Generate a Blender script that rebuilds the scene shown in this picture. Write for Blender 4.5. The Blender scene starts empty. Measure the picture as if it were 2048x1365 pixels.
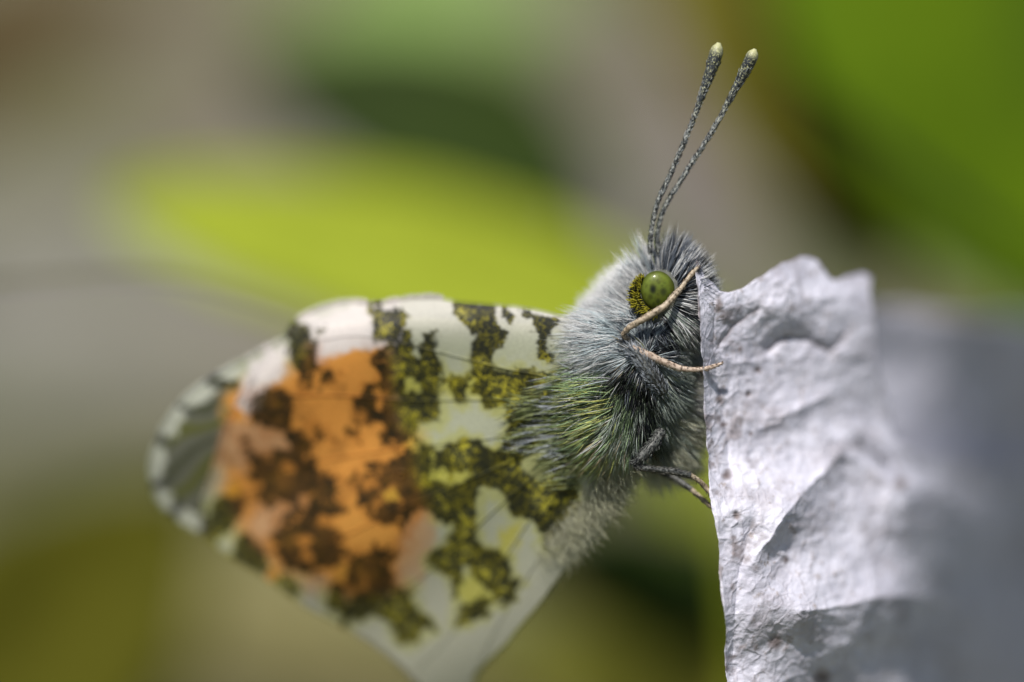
import bpy, bmesh, math, random
import numpy as np
from mathutils import Vector, Matrix

# ------------------------------------------------------------------ camera, sky, sun, exposure
# Everything is laid out in photograph pixels (x right, y down, z = depth behind the plane of
# focus, all in pixels of 0.022 mm) and turned into real metres by P().
U = 2.2e-5                       # metres per pixel in the plane of focus
LENS = 150.0
DF = 2048 * LENS / 36.0          # focus distance in pixels
PITCH = math.radians(12)
FOC = np.array([0.0, 0.0, 0.062])        # point the lens is focused on, 62 mm above the soil
RV = np.array([1.0, 0.0, 0.0])
FV = np.array([0.0, math.cos(PITCH), -math.sin(PITCH)])
UV = np.array([0.0, math.sin(PITCH), math.cos(PITCH)])
CAM = FOC - FV * DF * U
SUN_CAM = np.array([-0.16, 0.74, 0.60])  # towards the sun: right, up, towards the camera

scene = bpy.context.scene
col = scene.collection
cam_d = bpy.data.cameras.new('camera'); cam = bpy.data.objects.new('camera', cam_d); col.objects.link(cam)
cam_d.lens = LENS; cam_d.sensor_width = 36; cam_d.clip_start = 0.005; cam_d.clip_end = 500
cam.location = CAM.tolist(); cam.rotation_euler = (math.pi / 2 - PITCH, 0, 0)
cam_d.dof.use_dof = True; cam_d.dof.focus_distance = DF * U; cam_d.dof.aperture_fstop = 8.3
scene.camera = cam

sd = SUN_CAM[0] * RV + SUN_CAM[1] * UV - SUN_CAM[2] * FV; sd = sd / np.linalg.norm(sd)
elev = math.asin(sd[2]); azim = math.atan2(sd[0], sd[1])
w = bpy.data.worlds.new('World'); scene.world = w; w.use_nodes = True
nt = w.node_tree; bg = nt.nodes['Background']; sky = nt.nodes.new('ShaderNodeTexSky')
sky.sky_type = 'NISHITA'; sky.sun_disc = False; sky.sun_elevation = elev; sky.sun_rotation = azim
nt.links.new(sky.outputs[0], bg.inputs[0]); bg.inputs[1].default_value = 0.07
sun_d = bpy.data.lights.new('sun', 'SUN'); sun_d.energy = 5.0; sun_d.angle = math.radians(0.53); sun_d.color = (1, 0.95, 0.88)
sun = bpy.data.objects.new('sun', sun_d); col.objects.link(sun); sun.location = (0, 0, 2)
sun.rotation_euler = Vector((-sd).tolist()).to_track_quat('-Z', 'Y').to_euler()
vs = scene.view_settings
vs.view_transform = 'Standard'; vs.look = 'None'; vs.gamma = 1; vs.exposure = 0.35
scene.render.engine = 'CYCLES'
scene.cycles.use_denoising = True
scene.cycles.max_bounces = 8; scene.cycles.transparent_max_bounces = 8
scene.cycles.sample_clamp_indirect = 6

# ------------------------------------------------------------------ helpers
rng = np.random.default_rng(7)

def P(a):
    a = np.asarray(a, float); s = (DF + a[..., 2:3]) * U
    k = s / DF
    return CAM + RV * (a[..., 0:1] - 1024) * k + UV * (682.5 - a[..., 1:2]) * k + FV * s

def _hash(i, j, seed):
    n = (i * 374761393 + j * 668265263 + seed * 1442695041) & 0xffffffff
    n = ((n ^ (n >> 13)) * 1274126177) & 0xffffffff
    return ((n ^ (n >> 16)) & 0xffff) / 65535.0

def vnoise(x, y, seed=0):
    xi = np.floor(x).astype(np.int64); yi = np.floor(y).astype(np.int64)
    fx = x - xi; fy = y - yi; fx = fx * fx * (3 - 2 * fx); fy = fy * fy * (3 - 2 * fy)
    a = _hash(xi, yi, seed); b = _hash(xi + 1, yi, seed); c = _hash(xi, yi + 1, seed); d = _hash(xi + 1, yi + 1, seed)
    return (a * (1 - fx) + b * fx) * (1 - fy) + (c * (1 - fx) + d * fx) * fy

def fbm(x, y, scale, octv=4, seed=0, gain=0.5):
    t = 0; amp = 1; tot = 0; x = np.asarray(x, float) / scale + 50; y = np.asarray(y, float) / scale + 50
    for k in range(octv):
        t = t + amp * (vnoise(x, y, seed + k) - 0.5) * 2; tot += amp; amp *= gain; x = x * 2.03 + 11.3; y = y * 2.03 + 7.7
    return t / tot

def smooth(a, b, x):
    t = np.clip((x - a) / (b - a), 0, 1); return t * t * (3 - 2 * t)

def poly_sd(x, y, poly):
    """signed distance, negative inside"""
    p = np.asarray(poly, float); q = np.roll(p, -1, 0)
    d2 = np.full(x.shape, 1e18); ins = np.zeros(x.shape, bool)
    for (ax, ay), (bx, by) in zip(p, q):
        ex, ey = bx - ax, by - ay
        t = np.clip(((x - ax) * ex + (y - ay) * ey) / (ex * ex + ey * ey + 1e-9), 0, 1)
        d2 = np.minimum(d2, (x - ax - t * ex) ** 2 + (y - ay - t * ey) ** 2)
        c = ((ay > y) != (by > y)) & (x < (bx - ax) * (y - ay) / (by - ay + 1e-12) + ax)
        ins ^= c
    d = np.sqrt(d2); return np.where(ins, -d, d)

def line_d(x, y, line):
    p = np.asarray(line, float); d2 = np.full(x.shape, 1e18)
    for (ax, ay), (bx, by) in zip(p[:-1], p[1:]):
        ex, ey = bx - ax, by - ay
        t = np.clip(((x - ax) * ex + (y - ay) * ey) / (ex * ex + ey * ey + 1e-9), 0, 1)
        d2 = np.minimum(d2, (x - ax - t * ex) ** 2 + (y - ay - t * ey) ** 2)
    return np.sqrt(d2)

def catmull(pts, n, closed=False):
    p = np.asarray(pts, float); m = len(p)
    ts = np.linspace(0, m if closed else m - 1, n, endpoint=not closed)
    out = []
    for t in ts:
        i = int(t); f = t - i
        if not closed and i >= m - 1: i = m - 2; f = 1.0
        g = (lambda k: p[k % m]) if closed else (lambda k: p[min(max(k, 0), m - 1)])
        a, b, c, d = g(i - 1), g(i), g(i + 1), g(i + 2)
        out.append(0.5 * ((2 * b) + (c - a) * f + (2 * a - 5 * b + 4 * c - d) * f * f + (3 * b - a - 3 * c + d) * f ** 3))
    return np.array(out)

def root_of(parent):
    o = np.zeros(3)
    while parent is not None:
        o = o + np.array(parent.location); parent = parent.parent
    return o

def build(name, v, f, mat, parent=None, attrs=None, smooth_on=True, loc=None, world=False):
    """v in pixels (or metres when world), f int array (n,3) or (n,4)"""
    W = np.asarray(v, float) if world else P(v)
    off = root_of(parent) if parent is not None else (np.array(loc) if loc is not None else W.mean(0))
    W = W - off
    f = np.asarray(f, np.int32); k = f.shape[1]
    me = bpy.data.meshes.new(name)
    me.vertices.add(len(W)); me.vertices.foreach_set('co', W.astype(np.float32).ravel())
    me.loops.add(f.size); me.loops.foreach_set('vertex_index', f.ravel())
    me.polygons.add(len(f)); me.polygons.foreach_set('loop_start', np.arange(0, f.size, k, dtype=np.int32))
    me.polygons.foreach_set('loop_total', np.full(len(f), k, np.int32))
    if smooth_on: me.polygons.foreach_set('use_smooth', np.ones(len(f), bool))
    me.update(calc_edges=True)
    for an, arr in (attrs or {}).items():
        arr = np.asarray(arr, float)
        if arr.ndim == 2:
            a = me.color_attributes.new(an, 'FLOAT_COLOR', 'POINT')
            c4 = np.ones((len(W), 4), np.float32); c4[:, :3] = arr; a.data.foreach_set('color', c4.ravel())
        else:
            a = me.attributes.new(an, 'FLOAT', 'POINT'); a.data.foreach_set('value', arr.astype(np.float32))
    me.materials.append(mat)
    o = bpy.data.objects.new(name, me); col.objects.link(o)
    if parent is not None: o.parent = parent
    else: o.location = off.tolist()
    return o

def tag(o, label=None, cat=None, group=None, kind=None):
    if label: o['label'] = label
    if cat: o['category'] = cat
    if group: o['group'] = group
    if kind: o['kind'] = kind
    return o

def thing(name, pos, label, cat, group=None):
    o = bpy.data.objects.new(name, None); col.objects.link(o); o.empty_display_size = 0.002
    o.location = P(np.array(pos, float)).tolist(); return tag(o, label, cat, group)

def grid_faces(nu, nv, wrap=False):
    i = np.arange(nu if wrap else nu - 1)[:, None]; j = np.arange(nv - 1)[None]
    a = i * nv + j; b = ((i + 1) % nu) * nv + j
    return np.stack([a, b, b + 1, a + 1], -1).reshape(-1, 4)

def tube(pts, rad, sides=10, wob=0.0, seed=1, n=None, squash=1.0):
    """closed tapered tube in pixel space; pts (m,3), rad (m,)"""
    pts = np.asarray(pts, float); rad = np.asarray(rad, float)
    if n:
        q = catmull(np.c_[pts, rad], n); pts, rad = q[:, :3], np.maximum(q[:, 3], 0.05)
    t = np.gradient(pts, axis=0); t /= np.linalg.norm(t, axis=1, keepdims=True) + 1e-9
    ref = np.array([0.0, 0.0, 1.0]); 
    a = np.cross(t, ref); a /= np.linalg.norm(a, axis=1, keepdims=True) + 1e-6
    b = np.cross(t, a)
    ang = np.linspace(0, 2 * math.pi, sides, endpoint=False)
    r = np.random.default_rng(seed)
    R = rad[:, None] * (1 + wob * r.standard_normal((len(pts), sides)))
    v = pts[:, None] + (a[:, None] * np.cos(ang)[None, :, None] + b[:, None] * (np.sin(ang) * squash)[None, :, None]) * R[..., None]
    m = len(pts); v = v.reshape(-1, 3)
    f = []
    i = np.arange(m - 1)[:, None]; j = np.arange(sides)[None]
    f = np.stack([i * sides + j, i * sides + (j + 1) % sides, (i + 1) * sides + (j + 1) % sides, (i + 1) * sides + j], -1).reshape(-1, 4)
    v = np.vstack([v, pts[0], pts[-1]]); c0, c1 = m * sides, m * sides + 1
    j = np.arange(sides)
    f0 = np.stack([np.full(sides, c0), (j + 1) % sides, j, np.full(sides, c0)], -1)
    f = f.tolist(); tri = [[c0, (k + 1) % sides, k] for k in range(sides)] + [[c1, (m - 1) * sides + k, (m - 1) * sides + (k + 1) % sides] for k in range(sides)]
    F = np.array(tri + [[q[0], q[1], q[2]] for q in f] + [[q[0], q[2], q[3]] for q in f], np.int32)
    return v, F

def join(parts):
    V = []; F = []; n = 0
    for v, f in parts: V.append(v); F.append(f + n); n += len(v)
    return np.vstack(V), np.vstack(F)

def hairs(root, d, length, rad, c0, c1, bend=None, segs=4):
    """tapered three-sided hairs. root (n,3), d unit (n,3), bend (n,3) added ~t^2"""
    n = len(root); t = np.linspace(0, 1, segs + 1)
    length = np.broadcast_to(length, n); rad = np.broadcast_to(rad, n)
    if bend is None: bend = np.zeros((n, 3))
    L = length[:, None, None]
    p = root[:, None] + L * (d[:, None] * t[None, :, None] + bend[:, None] * (t ** 2)[None, :, None])
    ref = rng.standard_normal((n, 3)); a = np.cross(d, ref); a /= np.linalg.norm(a, axis=1, keepdims=True) + 1e-9
    b = np.cross(d, a)
    prof = np.array([0.8, 1.0, 0.85, 0.55, 0.0]) if segs == 4 else (1 - t ** 2)
    ang = np.array([0, 2.094, 4.189])
    off = a[:, None] * np.cos(ang)[None, :, None] + b[:, None] * np.sin(ang)[None, :, None]      # n,3,3
    ring = p[:, :segs, None] + off[:, None] * (rad[:, None] * prof[None, :segs])[..., None, None]   # n,segs,3,3
    per = segs * 3 + 1
    V = np.empty((n, per, 3)); V[:, :-1] = ring.reshape(n, segs * 3, 3); V[:, -1] = p[:, -1]
    F = []
    for s in range(segs - 1):
        for k in range(3):
            k2 = (k + 1) % 3
            F += [[s * 3 + k, s * 3 + k2, (s + 1) * 3 + k2], [s * 3 + k, (s + 1) * 3 + k2, (s + 1) * 3 + k]]
    for k in range(3): F.append([(segs - 1) * 3 + k, (segs - 1) * 3 + (k + 1) % 3, per - 1])
    F = (np.array(F)[None] + (np.arange(n) * per)[:, None, None]).reshape(-1, 3)
    tt = np.r_[np.repeat(t[:segs], 3), 1.0]
    C = c0[:, None] * (1 - tt[None, :, None]) + c1[:, None] * tt[None, :, None]
    return V.reshape(-1, 3), F, C.reshape(-1, 3)

# ------------------------------------------------------------------ materials
def new_mat(name):
    m = bpy.data.materials.new(name); m.use_nodes = True; n = m.node_tree.nodes; n.clear()
    out = n.new('ShaderNodeOutputMaterial'); return m, m.node_tree, out

def N(t, kind, **kw):
    n = t.nodes.new(kind)
    for k, v in kw.items():
        if k.startswith('i_'): n.inputs[k[2:].replace('_', ' ')].default_value = v
        else: setattr(n, k, v)
    return n

def mixc(t, fac, a, b, blend='MIX'):
    m = t.nodes.new('ShaderNodeMix'); m.data_type = 'RGBA'; m.blend_type = blend; m.clamp_result = False
    for s, v in ((m.inputs[0], fac), (m.inputs[6], a), (m.inputs[7], b)):
        if hasattr(v, 'type') and hasattr(v, 'links'): t.links.new(v, s)
        elif isinstance(v, (int, float)): s.default_value = v
        else: s.default_value = (*v, 1)
    return m.outputs[2]

def ramp(t, src, lo, hi):
    r = N(t, 'ShaderNodeMapRange', interpolation_type='SMOOTHSTEP'); r.inputs[1].default_value = lo; r.inputs[2].default_value = hi
    t.links.new(src, r.inputs[0]); return r.outputs[0]

def noise(t, scale, detail=3, rough=0.55, coords='Object'):
    c = t.nodes.new('ShaderNodeTexCoord'); n = t.nodes.new('ShaderNodeTexNoise'); n.inputs['Scale'].default_value = scale
    n.inputs['Detail'].default_value = detail; n.inputs['Roughness'].default_value = rough
    t.links.new(c.outputs[coords], n.inputs['Vector']); return n.outputs['Fac']

def leafy(t, out, color, trans=0.4, rough=0.5, spec=0.3, bump=None, bump_d=0.0, bstr=1.0, tcolor=None):
    b = N(t, 'ShaderNodeBsdfPrincipled'); b.inputs['Roughness'].default_value = rough; b.inputs['Specular IOR Level'].default_value = spec
    tr = N(t, 'ShaderNodeBsdfTranslucent'); mx = N(t, 'ShaderNodeMixShader'); mx.inputs[0].default_value = trans
    t.links.new(color, b.inputs['Base Color']); t.links.new(tcolor or color, tr.inputs['Color'])
    if bump is not None:
        bp = N(t, 'ShaderNodeBump'); bp.inputs['Strength'].default_value = bstr; bp.inputs['Distance'].default_value = bump_d
        t.links.new(bump, bp.inputs['Height']); t.links.new(bp.outputs[0], b.inputs['Normal'])
    t.links.new(b.outputs[0], mx.inputs[1]); t.links.new(tr.outputs[0], mx.inputs[2]); t.links.new(mx.outputs[0], out.inputs[0])

def rgb(t, c):
    n = N(t, 'ShaderNodeRGB'); n.outputs[0].default_value = (*c, 1); return n.outputs[0]

def attr(t, name, o='Color'):
    a = N(t, 'ShaderNodeAttribute'); a.attribute_name = name; return a.outputs[o]

def mat_hair():
    m, t, out = new_mat('hair'); leafy(t, out, attr(t, 'tint'), 0.5, 0.35, 0.5); return m

def mat_wing():
    m, t, out = new_mat('wing_scales')
    n1 = noise(t, 9000, 2, 0.6); n2 = noise(t, 2600, 3, 0.6)
    sp = N(t, 'ShaderNodeMath', operation='ADD'); t.links.new(n1, sp.inputs[0]); t.links.new(n2, sp.inputs[1])
    k = ramp(t, sp.outputs[0], 0.97, 1.16)
    dark = mixc(t, k, (0.012, 0.014, 0.007), attr(t, 'speck'))
    fine = ramp(t, n1, 0.25, 0.75)
    base = mixc(t, 1.0, attr(t, 'tint'), mixc(t, fine, (0.86, 0.86, 0.86), (1, 1, 1)), 'MULTIPLY')
    c = mixc(t, attr(t, 'marble', 'Fac'), base, dark)
    leafy(t, out, c, 0.42, 0.6, 0.25, n1, 1.5e-5, 0.6)
    return m

def mat_plain(name, c, rough=0.6, trans=0.0, spec=0.3, var=0.25, scale=3000, c2=None, bump=0.0):
    m, t, out = new_mat(name); n = noise(t, scale, 4, 0.6); k = ramp(t, n, 0.3, 0.7)
    c2 = c2 or tuple(x * (1 - var) for x in c)
    leafy(t, out, mixc(t, k, c2, c), trans, rough, spec, n if bump else None, bump); return m

def mat_speckle(name, light, dark, scale, lo=0.45, hi=0.55, rough=0.5, bump=1e-5):
    m, t, out = new_mat(name); n = noise(t, scale, 3, 0.7); k = ramp(t, n, lo, hi)
    leafy(t, out, mixc(t, k, dark, light), 0.1, rough, 0.4, n, bump, 0.8); return m

def N_math(t, src, a, b):
    n = N(t, 'ShaderNodeMath', operation='MULTIPLY_ADD'); t.links.new(src, n.inputs[0]); n.inputs[1].default_value = a; n.inputs[2].default_value = b; return n.outputs[0]

def mat_antenna():
    m, t, out = new_mat('antenna_scales'); n = noise(t, 11000, 3, 0.7); g = attr(t, 'along', 'Fac'); k0 = N_math(t, ramp(t, g, 0.55, 0.8), -0.09, 0.0); ns = N(t, 'ShaderNodeMath', operation='ADD'); t.links.new(n, ns.inputs[0]); t.links.new(k0, ns.inputs[1]); k = ramp(t, ns.outputs[0], 0.42, 0.56)
    g = attr(t, 'along', 'Fac')
    k2 = N(t, 'ShaderNodeMath', operation='ADD'); t.links.new(k, k2.inputs[0]); t.links.new(ramp(t, g, 0.91, 0.995), k2.inputs[1]); k2.use_clamp = True
    light = mixc(t, ramp(t, g, 0.55, 0.95), (0.36, 0.37, 0.34), (0.42, 0.42, 0.22))
    leafy(t, out, mixc(t, k2.outputs[0], (0.03, 0.035, 0.04), light), 0.12, 0.45, 0.4, n, 1.2e-5, 0.9); return m

def mat_eye():
    m, t, out = new_mat('compound_eye')
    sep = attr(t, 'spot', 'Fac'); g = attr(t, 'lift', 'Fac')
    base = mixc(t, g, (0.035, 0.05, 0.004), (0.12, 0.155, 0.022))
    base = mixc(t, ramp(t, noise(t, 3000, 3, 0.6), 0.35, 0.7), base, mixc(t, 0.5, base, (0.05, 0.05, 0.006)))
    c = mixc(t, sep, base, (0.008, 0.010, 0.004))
    tc = N(t, 'ShaderNodeTexCoord'); vo = N(t, 'ShaderNodeTexVoronoi'); vo.inputs['Scale'].default_value = 24000
    t.links.new(tc.outputs['Object'], vo.inputs['Vector'])
    b = N(t, 'ShaderNodeBsdfPrincipled'); b.inputs['Roughness'].default_value = 0.4; b.inputs['Specular IOR Level'].default_value = 0.12
    b.inputs['Coat Weight'].default_value = 0.12; b.inputs['Coat Roughness'].default_value = 0.12
    bp = N(t, 'ShaderNodeBump', invert=True); bp.inputs['Strength'].default_value = 0.35; bp.inputs['Distance'].default_value = 8e-6
    t.links.new(vo.outputs['Distance'], bp.inputs['Height']); t.links.new(bp.outputs[0], b.inputs['Normal'])
    t.links.new(c, b.inputs['Base Color']); t.links.new(b.outputs[0], out.inputs[0]); return m

def mat_dry():
    m, t, out = new_mat('dry_leaf_skin')
    n1 = noise(t, 1800, 5, 0.65); n2 = noise(t, 420, 4, 0.6); n3 = noise(t, 9000, 3, 0.6)
    c = mixc(t, ramp(t, n2, 0.3, 0.7), (0.52, 0.515, 0.60), (0.69, 0.685, 0.78))
    c = mixc(t, ramp(t, n1, 0.56, 0.72), c, (0.36, 0.32, 0.32))
    c = mixc(t, attr(t, 'stain', 'Fac'), c, (0.13, 0.095, 0.085))
    bs = N(t, 'ShaderNodeMath', operation='MULTIPLY_ADD'); t.links.new(n3, bs.inputs[0]); bs.inputs[1].default_value = 0.35; t.links.new(n1, bs.inputs[2])
    tc = N(t, 'ShaderNodeTexCoord'); wn = N(t, 'ShaderNodeTexNoise'); wn.inputs['Scale'].default_value = 900; t.links.new(tc.outputs['Object'], wn.inputs['Vector'])
    wv = N(t, 'ShaderNodeVectorMath', operation='MULTIPLY_ADD'); wv.inputs[1].default_value = (9e-4, 9e-4, 9e-4); t.links.new(wn.outputs['Color'], wv.inputs[0]); t.links.new(tc.outputs['Object'], wv.inputs[2])
    vo = N(t, 'ShaderNodeTexVoronoi', feature='DISTANCE_TO_EDGE'); vo.inputs['Scale'].default_value = 1300; t.links.new(wv.outputs[0], vo.inputs['Vector'])
    net = ramp(t, vo.outputs['Distance'], 0.0, 0.16)
    c = mixc(t, N_math(t, net, 0.14, 0.86), (0.33, 0.29, 0.30), c)
    b2 = N(t, 'ShaderNodeMath', operation='MULTIPLY_ADD'); t.links.new(net, b2.inputs[0]); b2.inputs[1].default_value = -0.32; t.links.new(bs.outputs[0], b2.inputs[2])
    leafy(t, out, c, 0.16, 0.55, 0.3, b2.outputs[0], 8e-5, 0.75); return m

def mat_leaf(name, c, c2, trans=0.45, rough=0.45, scale=120):
    m, t, out = new_mat(name); k = ramp(t, noise(t, scale, 4, 0.6), 0.3, 0.7)
    cc = mixc(t, k, c2, c)
    leafy(t, out, cc, trans, 0.65, 0.12, noise(t, scale * 8, 3, 0.5), 2e-4, 0.5); return m

HAIR = mat_hair(); WING = mat_wing()

# ------------------------------------------------------------------ ground
def make_ground():
    n = 130
    s = np.linspace(-1, 1, n); s = np.sign(s) * (np.abs(s) ** 4) * 60
    s2 = np.sign(s) * np.maximum(np.abs(s), np.abs(np.linspace(-1, 1, n)) * 0.4)
    X, Y = np.meshgrid(s2, s2 + 0.25, indexing='ij')
    Z = fbm(X, Y, 0.09, 4, 3) * 0.006 + fbm(X, Y, 3.0, 3, 9) * 0.12 * smooth(0.8, 4, np.hypot(X, Y)) - 0.004
    v = np.stack([X, Y, Z], -1).reshape(-1, 3)
    m, t, out = new_mat('soil_and_litter')
    k1 = ramp(t, noise(t, 22, 5, 0.6), 0.35, 0.65); k2 = ramp(t, noise(t, 70, 4, 0.6), 0.4, 0.62); k3 = ramp(t, noise(t, 9, 3, 0.5), 0.42, 0.62)
    c = mixc(t, k1, (0.085, 0.065, 0.04), (0.24, 0.20, 0.155)); c = mixc(t, k2, c, (0.15, 0.13, 0.08)); c = mixc(t, k3, c, (0.09, 0.11, 0.03))
    leafy(t, out, c, 0.0, 0.9, 0.15, noise(t, 400, 5, 0.65), 0.003, 0.8)
    o = build('ground', v, grid_faces(n, n), m, loc=(0, 0, 0), world=True); tag(o, 'soil strewn with litter', kind='structure')
make_ground()

# ------------------------------------------------------------------ background leaves
def blade(base, tip, width, side, nl=40, nw=14, fold=0.25, arch=0.1, prof='leaf', wav=0.04, seed=0, thick=10.0):
    """leaf blade in pixel space from base to tip (x,y,z); side = width direction (unit 3-vector, px frame)"""
    base = np.array(base, float); tip = np.array(tip, float); ax = tip - base; L = np.linalg.norm(ax); ax /= L
    s = np.array(side, float); s -= ax * s.dot(ax); s /= np.linalg.norm(s); nrm = np.cross(ax, s)
    if nrm[2] > 0: nrm = -nrm
    t = np.linspace(0, 1, nl); u = np.linspace(-1, 1, nw)
    if prof == 'leaf': w_ = np.sin(np.pi * t ** 0.75) ** 0.8
    elif prof == 'round': w_ = np.sin(np.pi * t ** 0.9) ** 0.55
    else: w_ = np.minimum(1, (t / 0.08 + 0.3)) * (1 - t ** 3)
    w_ = np.maximum(w_, 0.02)
    T, Uu = np.meshgrid(t, u, indexing='ij')
    W = w_[:, None] * width / 2
    edge = 1 + 0.05 * fbm(T * 10, Uu * 0 + np.sign(Uu) * 5, 1.0, 3, seed)
    h = -arch * L * (T - 0.5) ** 2 * 4 * 0.25 + fold * np.abs(Uu) * W + wav * L * 0.5 * fbm(T * 4, Uu * 2, 1.0, 3, seed + 5)
    mid = base + ax * (T[..., None] * L) + s * (Uu * W * edge)[..., None] + nrm * h[..., None]
    top = mid + nrm * thick; bot = mid - nrm * thick
    v = np.concatenate([top.reshape(-1, 3), bot.reshape(-1, 3)]); f = grid_faces(nl, nw); k = nl * nw
    ring = [i * nw for i in range(nl)] + [(nl - 1) * nw + j for j in range(1, nw)] + [i * nw + nw - 1 for i in range(nl - 2, -1, -1)] + [j for j in range(nw - 2, 0, -1)]
    rim = [[ring[a], ring[(a + 1) % len(ring)], ring[(a + 1) % len(ring)] + k, ring[a] + k] for a in range(len(ring))]
    F = np.vstack([f[:, ::-1], f + k, np.array(rim)])
    spine = mid[:, nw // 2] * 0.5 + mid[:, nw // 2 - 1] * 0.5 - nrm * thick * 0.3
    return v, F, spine

def soil_below(p):
    """pixel-space point on the soil right under pixel-space point p"""
    Wp = P(np.array(p, float)); Wp[2] = -0.004
    rel = Wp - CAM; dz = rel @ FV / U
    k = dz / DF * U
    return np.array([rel @ RV / k + 1024, 682.5 - rel @ UV / k, dz - DF])

def bg_leaf(name, base, tip, width, side, mat, label, cat, stalk_mat=None, group=None, to_ground=True, **kw):
    v, f, sp = blade(base, tip, width, side, **kw)
    foot = soil_below(base) if to_ground else np.array(base, float)
    o = thing(name, foot, label, cat, group)
    build('blade', v, f, mat, o)
    L = np.linalg.norm(np.array(tip, float) - base)
    tv, tf = tube(sp, np.linspace(width * 0.03 + 6, 5, len(sp)), 8)
    build('midrib', tv, tf, stalk_mat or mat, o)
    if to_ground:
        b = np.array(base, float); mid = (b * 0.55 + foot * 0.45) + (b - np.array(tip)) / L * 90
        tv, tf = tube(np.array([sp[0], b * 0.8 + mid * 0.2, mid, foot]), [width * 0.03 + 6, width * .035 + 7, width * .04 + 8, width * .05 + 9], 8, n=20)
        build('stalk', tv, tf, stalk_mat or mat, o)
    return o

LIME = mat_leaf('lime_leaf', (0.42, 0.49, 0.04), (0.35, 0.42, 0.03), 0.5)
GREEN = mat_leaf('fresh_green_leaf', (0.13, 0.22, 0.003), (0.07, 0.13, 0.003), 0.45)
DGREEN = mat_leaf('deep_green_leaf', (0.03, 0.055, 0.006), (0.02, 0.035, 0.004), 0.3)
PGREEN = mat_leaf('pale_green_leaf', (0.28, 0.42, 0.12), (0.22, 0.33, 0.09), 0.4)
OLIVE = mat_leaf('olive_leaf', (0.15, 0.145, 0.012), (0.10, 0.10, 0.009), 0.4)
BEIGE = mat_leaf('dead_beige_leaf', (0.19, 0.16, 0.145), (0.12, 0.10, 0.085), 0.25, 0.7)
GREY = mat_leaf('dead_grey_leaf', (0.27, 0.26, 0.24), (0.17, 0.16, 0.145), 0.2, 0.7)
BROWN = mat_leaf('dead_brown_leaf', (0.09, 0.065, 0.025), (0.05, 0.035, 0.012), 0.25, 0.7)
YOL = mat_leaf('yellow_olive_leaf', (0.20, 0.18, 0.02), (0.14, 0.13, 0.015), 0.4)
SAGE = mat_leaf('sage_leaf', (0.15, 0.16, 0.09), (0.11, 0.12, 0.06), 0.3)
STRAW = mat_leaf('straw', (0.22, 0.20, 0.085), (0.15, 0.135, 0.055), 0.2, 0.6)

bg_leaf('green_leaf', (1440, 700, 2900), (215, 390, 2900), 350, (0.2, -1, 0.5), LIME, 'bright lime green leaf, blurred, just above and behind the folded wings', 'leaf', prof='round', fold=0.1, arch=0.12, seed=1)
bg_leaf('green_leaf', (2420, 640, 2900), (1460, -660, 2900), 880, (0.7, -0.5, 0.3), GREEN, 'broad blurred green leaf filling the corner above the pale dry leaf', 'leaf', fold=0.15, seed=2)
bg_leaf('green_leaf', (1200, 400, 3900), (480, 110, 3900), 420, (0.5, -1, 0.6), DGREEN, 'dark green blurred leaf between the lime leaf and a pale green one', 'leaf', fold=0.2, seed=3)
bg_leaf('green_leaf', (1800, 560, 3400), (1210, -420, 3400), 330, (0.9, -0.5, 0.2), YOL, 'yellowish olive blurred leaf along the edge of the broad green leaf', 'leaf', fold=0.1, seed=9)
bg_leaf('shade_strip', (2120, 560, 1900), (1520, 100, 1900), 34, (0.5, -1, 0.2), DGREEN, 'narrow dark strip standing in for shade on the broad green leaf', 'shade strip', fold=0.2, seed=10, prof='leaf')  # dark strip added in place of a shaded part of the leaf
bg_leaf('dead_leaf', (-500, 330, 5000), (330, -60, 5000), 420, (0.4, -1, 0.5), BROWN, 'dark brown blurred dead leaf above the grey one', 'dead leaf', fold=0.2, seed=13)
bg_leaf('green_leaf', (1120, -60, 7500), (560, -20, 7500), 330, (0.1, -1, 0.8), PGREEN, 'pale green blurred leaf above the dark green leaf', 'leaf', fold=0.1, seed=4)
bg_leaf('green_leaf', (-150, 1500, 3600), (420, 960, 3600), 560, (1, 0.8, 0.3), OLIVE, 'olive green blurred leaf below the orange wing tip', 'leaf', fold=0.2, seed=5)
bg_leaf('green_leaf', (1490, 1010, 4000), (1340, 820, 4000), 210, (1, -0.8, 0.3), LIME, 'small lime leaf glimpsed between the hind legs and the pale dry leaf', 'leaf', fold=0.1, seed=6)
bg_leaf('green_leaf', (1700, 1420, 4500), (900, 1330, 4500), 340, (0.1, -1, 0.4), OLIVE, 'olive green blurred leaf low behind the tail end of the butterfly', 'leaf', fold=0.2, seed=7)
bg_leaf('green_leaf', (1640, 1260, 3600), (980, 1080, 3600), 300, (0.1, -1, 0.4), DGREEN, 'dark green blurred leaf behind the abdomen', 'leaf', fold=0.2, seed=8)

def litter(base, tip, width, mat, label, seed):
    # lies on the soil: given by pixel of the two ends on the ground plane
    def g(px):
        d = P(np.array([px[0], px[1], 0.0])) - CAM; k = (0.004 - CAM[2]) / d[2]
        return np.array([px[0], px[1], DF * (k - 1)])
    b, t_ = g(base), g(tip)
    side = np.cross((t_ - b), np.array([0, -math.cos(PITCH), math.sin(PITCH)]))
    return bg_leaf('dead_leaf', b, t_, width, side, mat, label, 'dead leaf', to_ground=False, prof='round', seed=seed, wav=0.12, fold=-0.2, thick=14, group=None)

litter((-300, 620), (620, 330), 2600, GREY, 'grey blurred dead leaf beside the tip of the lime leaf', 11)
litter((1050, 330), (1480, 60), 1800, BEIGE, 'mauve beige blurred dead leaf behind the antennae', 12)
litter((200, 860), (-250, 720), 1300, SAGE, 'sage grey blurred dead leaf left of the wing tip', 14)
litter((1500, 480), (1060, 420), 1200, GREY, 'grey olive blurred dead leaf behind the head', 15)
litter((300, 1000), (900, 1330), 1000, STRAW, 'straw coloured blurred dead leaf under the wings', 16)

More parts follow.
